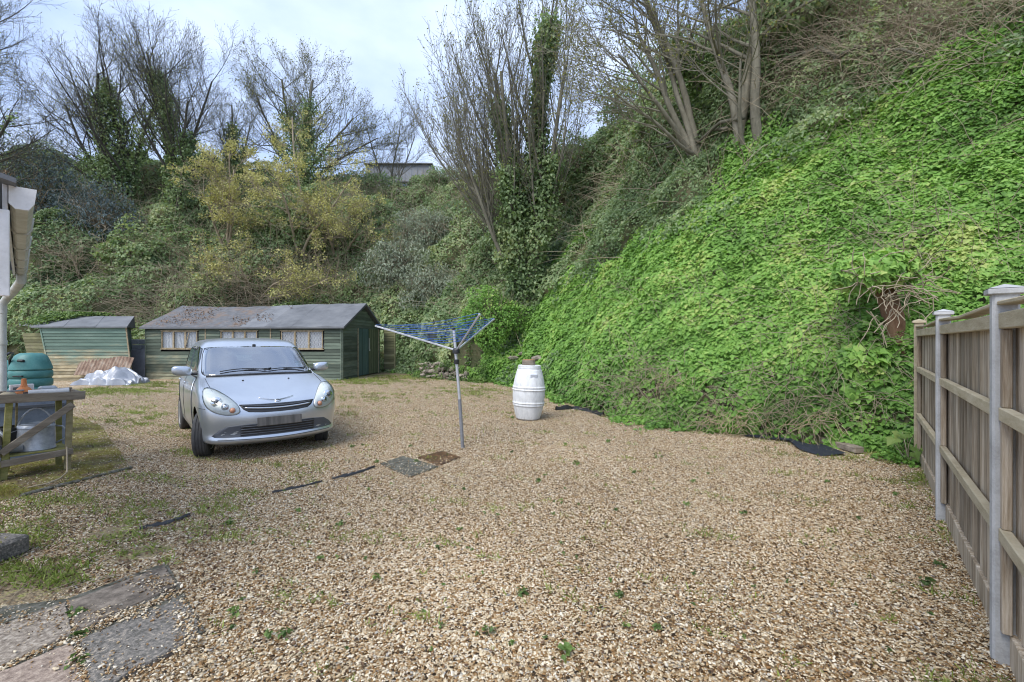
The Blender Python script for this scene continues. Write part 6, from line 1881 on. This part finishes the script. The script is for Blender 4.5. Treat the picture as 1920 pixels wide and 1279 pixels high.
o = leaves("grass", P_, np.tile([0, 0, 1.], (len(P_), 1)) + rng.normal(0, .5, (len(P_), 3)), sz, T_TUFT, M_grass, .45 + .2 * wav(P_, .8, 58) + rng.normal(0, .2, len(P_)), None, rng, tilt=.5, tip=(0, 0, .7), tipj=.7)
tag(o, "short mossy grass growing through the gravel on the left and by the sheds", "grass", kind='stuff')
# weeds dotted over the gravel
spots = [(1060, 1228, 1.3), (918, 1191, .7), (533, 1195, 1.0), (502, 1195, .6), (980, 1116, .8), (1160, 1122, .8), (1175, 1180, .5), (1080, 872, 1), (860, 996, .5), (705, 1088, .6), (640, 985, .7), (1290, 950, .7), (1190, 888, .6), (1395, 965, .6), (1740, 1100, 1), (1765, 1065, .8), (1790, 1080, .7), (1010, 905, .6), (1155, 960, .5), (780, 868, .7), (706, 868, .8), (660, 840, .8), (770, 838, .6), (436, 1155, .8), (430, 985, .9), (1000, 787, 1.1), (960, 785, .9), (1440, 825, 1.2), (1420, 820, 1.0), (1300, 905, .5), (870, 920, .5), (820, 1030, .5), (140, 1158, 1.0), (150, 1200, .9), (148, 1250, 1.0), (1230, 1180, .5), (960, 850, .6), (1060, 835, .6), (1140, 830, .7), (1230, 860, .6), (690, 920, .5), (560, 960, .6), (600, 1050, .5), (480, 1075, .5), (1610, 975, .5), (1680, 930, .7), (1550, 905, .5)]
rs2 = np.random.default_rng(5)
for _ in range(120):
    spots.append((rs2.uniform(350, 1750), 760 + 470 * rs2.random() ** 1.6, rs2.uniform(.12, .34)))
Pw, Nw, Sw, Tw = [], [], [], []
for px, py, s in spots:
    c = G(px, py)
    if (c.x - 2.40) * .79 - (c.y - 2.21) * .613 > -.1: continue
    k = int(26 * min(1, s + .2))
    an = rs2.uniform(0, 6.28, k); rd = rs2.uniform(.0, .05, k) * s
    Pw.append(np.stack([c.x + rd * np.cos(an), c.y + rd * np.sin(an), .012 + rs2.uniform(0, .035, k) * s], 1))
    Nw.append(np.stack([.8 * np.cos(an), .8 * np.sin(an), np.full(k, .8)], 1)); Sw.append(rs2.uniform(.012, .030, k) * (.5 + .6 * s) * (1 + .05 * c.y)); Tw.append(np.full(k, rs2.uniform(.3, .7)) + rs2.normal(0, .15, k))
Pw = np.concatenate(Pw)
o = leaves("weeds", Pw, np.concatenate(Nw), np.concatenate(Sw), T_KITE, M_fresh_leaf, np.concatenate(Tw), None, rs2, tilt=.4, tip=(0, 0, .3), tipj=.9)
tag(o, "small green weeds dotted over the gravel", "weeds", kind='stuff')
# dead leaves and dark litter on the gravel
n = 900
px_, py_ = rs2.uniform(300, 1800, n), 740 + 520 * rs2.random(n) ** 1.4
Pl = np.array([tuple(G(a, b_, .014)) for a, b_ in zip(px_, py_)])
ok = ((Pl[:, 0] - 2.40) * .79 - (Pl[:, 1] - 2.21) * .613) < -.1
o = leaves("fallen_leaves", Pl[ok], np.tile([0, 0, 1.], (ok.sum(), 1)), rs2.uniform(.012, .03, ok.sum()), T_KITE, M_litter, rs2.random(ok.sum()), None, rs2, tilt=.3, tip=(0, 0, 0), tipj=1)
tag(o, "tiny brown dead leaves scattered over the gravel", "dead leaves", kind='stuff')
# broad leaved plant by the end post
c = G(1705, 868)
pl = thing("leafy_plant", "broad leaved young plant growing at the foot of the end fence post", "plant", c)
S, P_, N_, Z_ = [], [], [], []
for k in range(16):
    an = rs2.uniform(0, 6.28); l = rs2.uniform(.08, .30); hgt = rs2.uniform(.06, .38)
    e = np.array([l * math.cos(an), l * math.sin(an), hgt])
    S.append((*c, *(np.array(c) + e), .005, .003)); P_.append(np.array(c) + e); N_.append(np.array([.3 * math.cos(an), .3 * math.sin(an) - .5, .7])); Z_.append(rs2.uniform(.10, .17))
o = sticks("stems", S, M_twig_tan, pl, 4, tuple(c)); o['kind'] = 'stuff'
for k in range(16):
    leaves("leaf", np.array([P_[k]]), np.array([N_[k]]), np.array([Z_[k]]), T_IVY, M_fresh_leaf, np.array([rs2.uniform(.55, .95)]), pl, rs2, tuple(c), tilt=.15, tip=(0, 0, -.6))
# straw coloured dead roots at the foot of the bank
S = []
for cx_, cy_, k_ in ((1340, 810, 60), (1520, 805, 25), (1250, 720, 40), (1375, 800, 30)):
    for _ in range(k_):
        h_ = hb(cx_ + rs2.normal(0, 25), cy_ - 12 + rs2.normal(0, 8)) or G(cx_, cy_)
        p = Vector(h_) + Vector((0, -.25, .12)); v = Vector((rs2.normal(0, 1), -.35, -.35 + rs2.normal(0, .3))).normalized()
        for i in range(6):
            q_ = p + v * .07
            if q_.z < .01: q_.z = .012
            S.append((*p, *q_, .005, .004)); p = q_; v = (v + Vector((rs2.normal(0, .35), rs2.normal(0, .2), rs2.normal(-.1, .3)))).normalized()
o = sticks("dead_roots", S, mat_bark("straw", [(.3, (.26, .20, .12)), (.5, (.42, .34, .22)), (.75, (.56, .48, .34))]), None, 3)
tag(o, "straw coloured dead roots hanging at the foot of the ivy bank", "roots", kind='stuff')
# ivy spilling over the small shed's roof
rng = np.random.default_rng(66)
n = 2600
u = rng.random(n); y = rng.random(n) ** .8
Pq = np.stack([-1.2 + 2.4 * u * (.6 + .4 * y), -.1 + 1.7 * y, H2 + .02 + (R2 - H2) * np.clip((-.0 + 1.7 * y) / (D2 / 2), 0, 1.05)], 1)
ok = (wav(Pq, .7, 67) + (y - .45) * 2.2 - (u - .55) * 2.0) > 0
Pq = Pq[ok]; Pq[:, 2] += rng.uniform(0, .14, len(Pq))
c, s = math.cos(shed2.rotation_euler.z), math.sin(shed2.rotation_euler.z)
o = leaves("roof_ivy", Pq, np.tile([0, -.4, 1.], (len(Pq), 1)), rng.uniform(.06, .12, len(Pq)), T_KITE, M_fresh_leaf, .55 + rng.normal(0, .2, len(Pq)), shed2, rng, tilt=.5)
o['kind'] = 'stuff'
# dead twig litter on the long shed's roof
n = 900
X_ = S_LEN * (.02 + .62 * rng.random(n)); t_ = rng.random(n) ** .8
Pq = np.stack([X_, -.1 + t_ * 2.0, S_EAVE + .045 + (S_RIDGE - S_EAVE + .06) * (t_ * 2.0 + .07) / (S_DEP / 2 + .17) + np.array([ridge_sag(x) for x in X_]) * t_], 1)
ok = (wav(Pq, .8, 68) > .1 + (X_ / S_LEN - .4) * 1.2)
o = leaves("leaf_litter", Pq[ok], np.tile([0, -.4, 1.], (ok.sum(), 1)), rng.uniform(.04, .09, ok.sum()), T_KITE, M_litter, rng.random(ok.sum()), shed, rng, tilt=.5, tip=(0, 0, 0), tipj=1)
o['kind'] = 'stuff'

# moss tufts and stray pebbles on the concrete apron
rng = np.random.default_rng(88)
n = 26000
px_ = rng.uniform(-60, 250, n * 3); py_ = rng.uniform(778, 930, n * 3)
P_ = np.array([((a - CX) / FPX * (FPX * (EYE - .028) / (b_ - CY)), FPX * (EYE - .028) / (b_ - CY), .028) for a, b_ in zip(px_, py_)])
ok = np.array([inside((p[0], p[1]), ap) for p in P_]) & ((wav(P_, .55, 89) * .7 + wav(P_, .2, 90) * .5) > -.15)
P_ = P_[ok][:n]
o = leaves("moss", P_, np.tile([0, 0, 1.], (len(P_), 1)) + rng.normal(0, .5, (len(P_), 3)), rng.uniform(.010, .026, len(P_)), T_TUFT, M_moss, .5 + .25 * wav(P_, .4, 91) + rng.normal(0, .15, len(P_)), apron, rng, tilt=.6, tip=(0, 0, .5), tipj=.8)
o['kind'] = 'stuff'

n = 5000
u = rng.random(n); c0, c1 = np.array(sw0), np.array(sw1)
P_ = c0 + (c1 - c0) * (u * 1.5 - .2)[:, None] + np.stack([rng.normal(0, .1, n), .05 + rng.normal(0, .22, n), np.where(rng.random(n) < .55, .55 + rng.normal(0, .10, n), np.abs(rng.normal(0, .12, n)))], 1)
P_ = P_[wav(P_, .5, 95) + .5 * wav(P_, .2, 96) > -.1]
P_[:, 2] = np.maximum(P_[:, 2], .01)
o = leaves("weeds", P_, np.tile([0, -.4, 1.], (len(P_), 1)), rng.uniform(.04, .09, len(P_)), T_KITE, M_fresh_leaf, .5 + .2 * wav(P_, .6, 97) + rng.normal(0, .15, len(P_)), None, rng, tilt=.6, tip=(0, 0, .2))
tag(o, "green weeds sprouting on and below the low stone wall", "weeds", kind='stuff')

# pebbles and dead leaves strayed on to the mossy apron
gq = []
for (x0, y0), (x1, y1), k_ in (((130, 780), (205, 815), 260), ((205, 815), (246, 876), 420), ((246, 876), (90, 911), 260)):
    for _ in range(k_):
        t = rng.random(); gq.append(G(x0 + (x1 - x0) * t - abs(rng.normal(0, 14)), y0 + (y1 - y0) * t + rng.normal(0, 3), .012))
for _ in range(500): gq.append(G(rng.uniform(20, 215), rng.uniform(800, 905), .012))
V, F, R = pebble_arrays(len(gq), .0001, rng)
V = V.reshape(-1, 9, 3) + np.array([tuple(q_) for q_ in gq])[:, None, :]
o = np_mesh("loose_grit", V.reshape(-1, 3), F, M_pebble, apron, attrs={'rnd': R}); o['kind'] = 'stuff'
n = 500
Pl = np.array([tuple(G(rng.uniform(0, 235), rng.uniform(785, 910), .016)) for _ in range(n)])
o = leaves("fallen_leaves", Pl, np.tile([0, 0, 1.], (n, 1)), rng.uniform(.012, .035, n), T_KITE, M_litter, rng.random(n), apron, rng, tilt=.3, tip=(0, 0, 0), tipj=1); o['kind'] = 'stuff'
# twigs and dead leaves in the rough grass on the left
n = 1500
Pl = np.array([tuple(G(rng.uniform(-20, 420), rng.uniform(890, 1110), .02)) for _ in range(n)])
o = leaves("fallen_leaves", Pl, np.tile([0, 0, 1.], (n, 1)), rng.uniform(.010, .03, n), T_KITE, M_litter, rng.random(n) * .8, None, rng, tilt=.5, tip=(0, 0, 0), tipj=1)
tag(o, "brown dead leaves lying in the rough grass left of the gravel", "dead leaves", kind='stuff')
S = []
for _ in range(60):
    p = G(rng.uniform(-20, 330), rng.uniform(895, 1100), .022); a_ = rng.uniform(0, 6.28); l_ = rng.uniform(.08, .35)
    S.append((*p, p.x + l_ * math.cos(a_), p.y + l_ * math.sin(a_), .03, .003, .0015))
o = sticks("fallen_twigs", S, M_twig_tan, None, 4); tag(o, "thin dry twigs lying in the rough grass on the left", "twigs", kind='stuff')
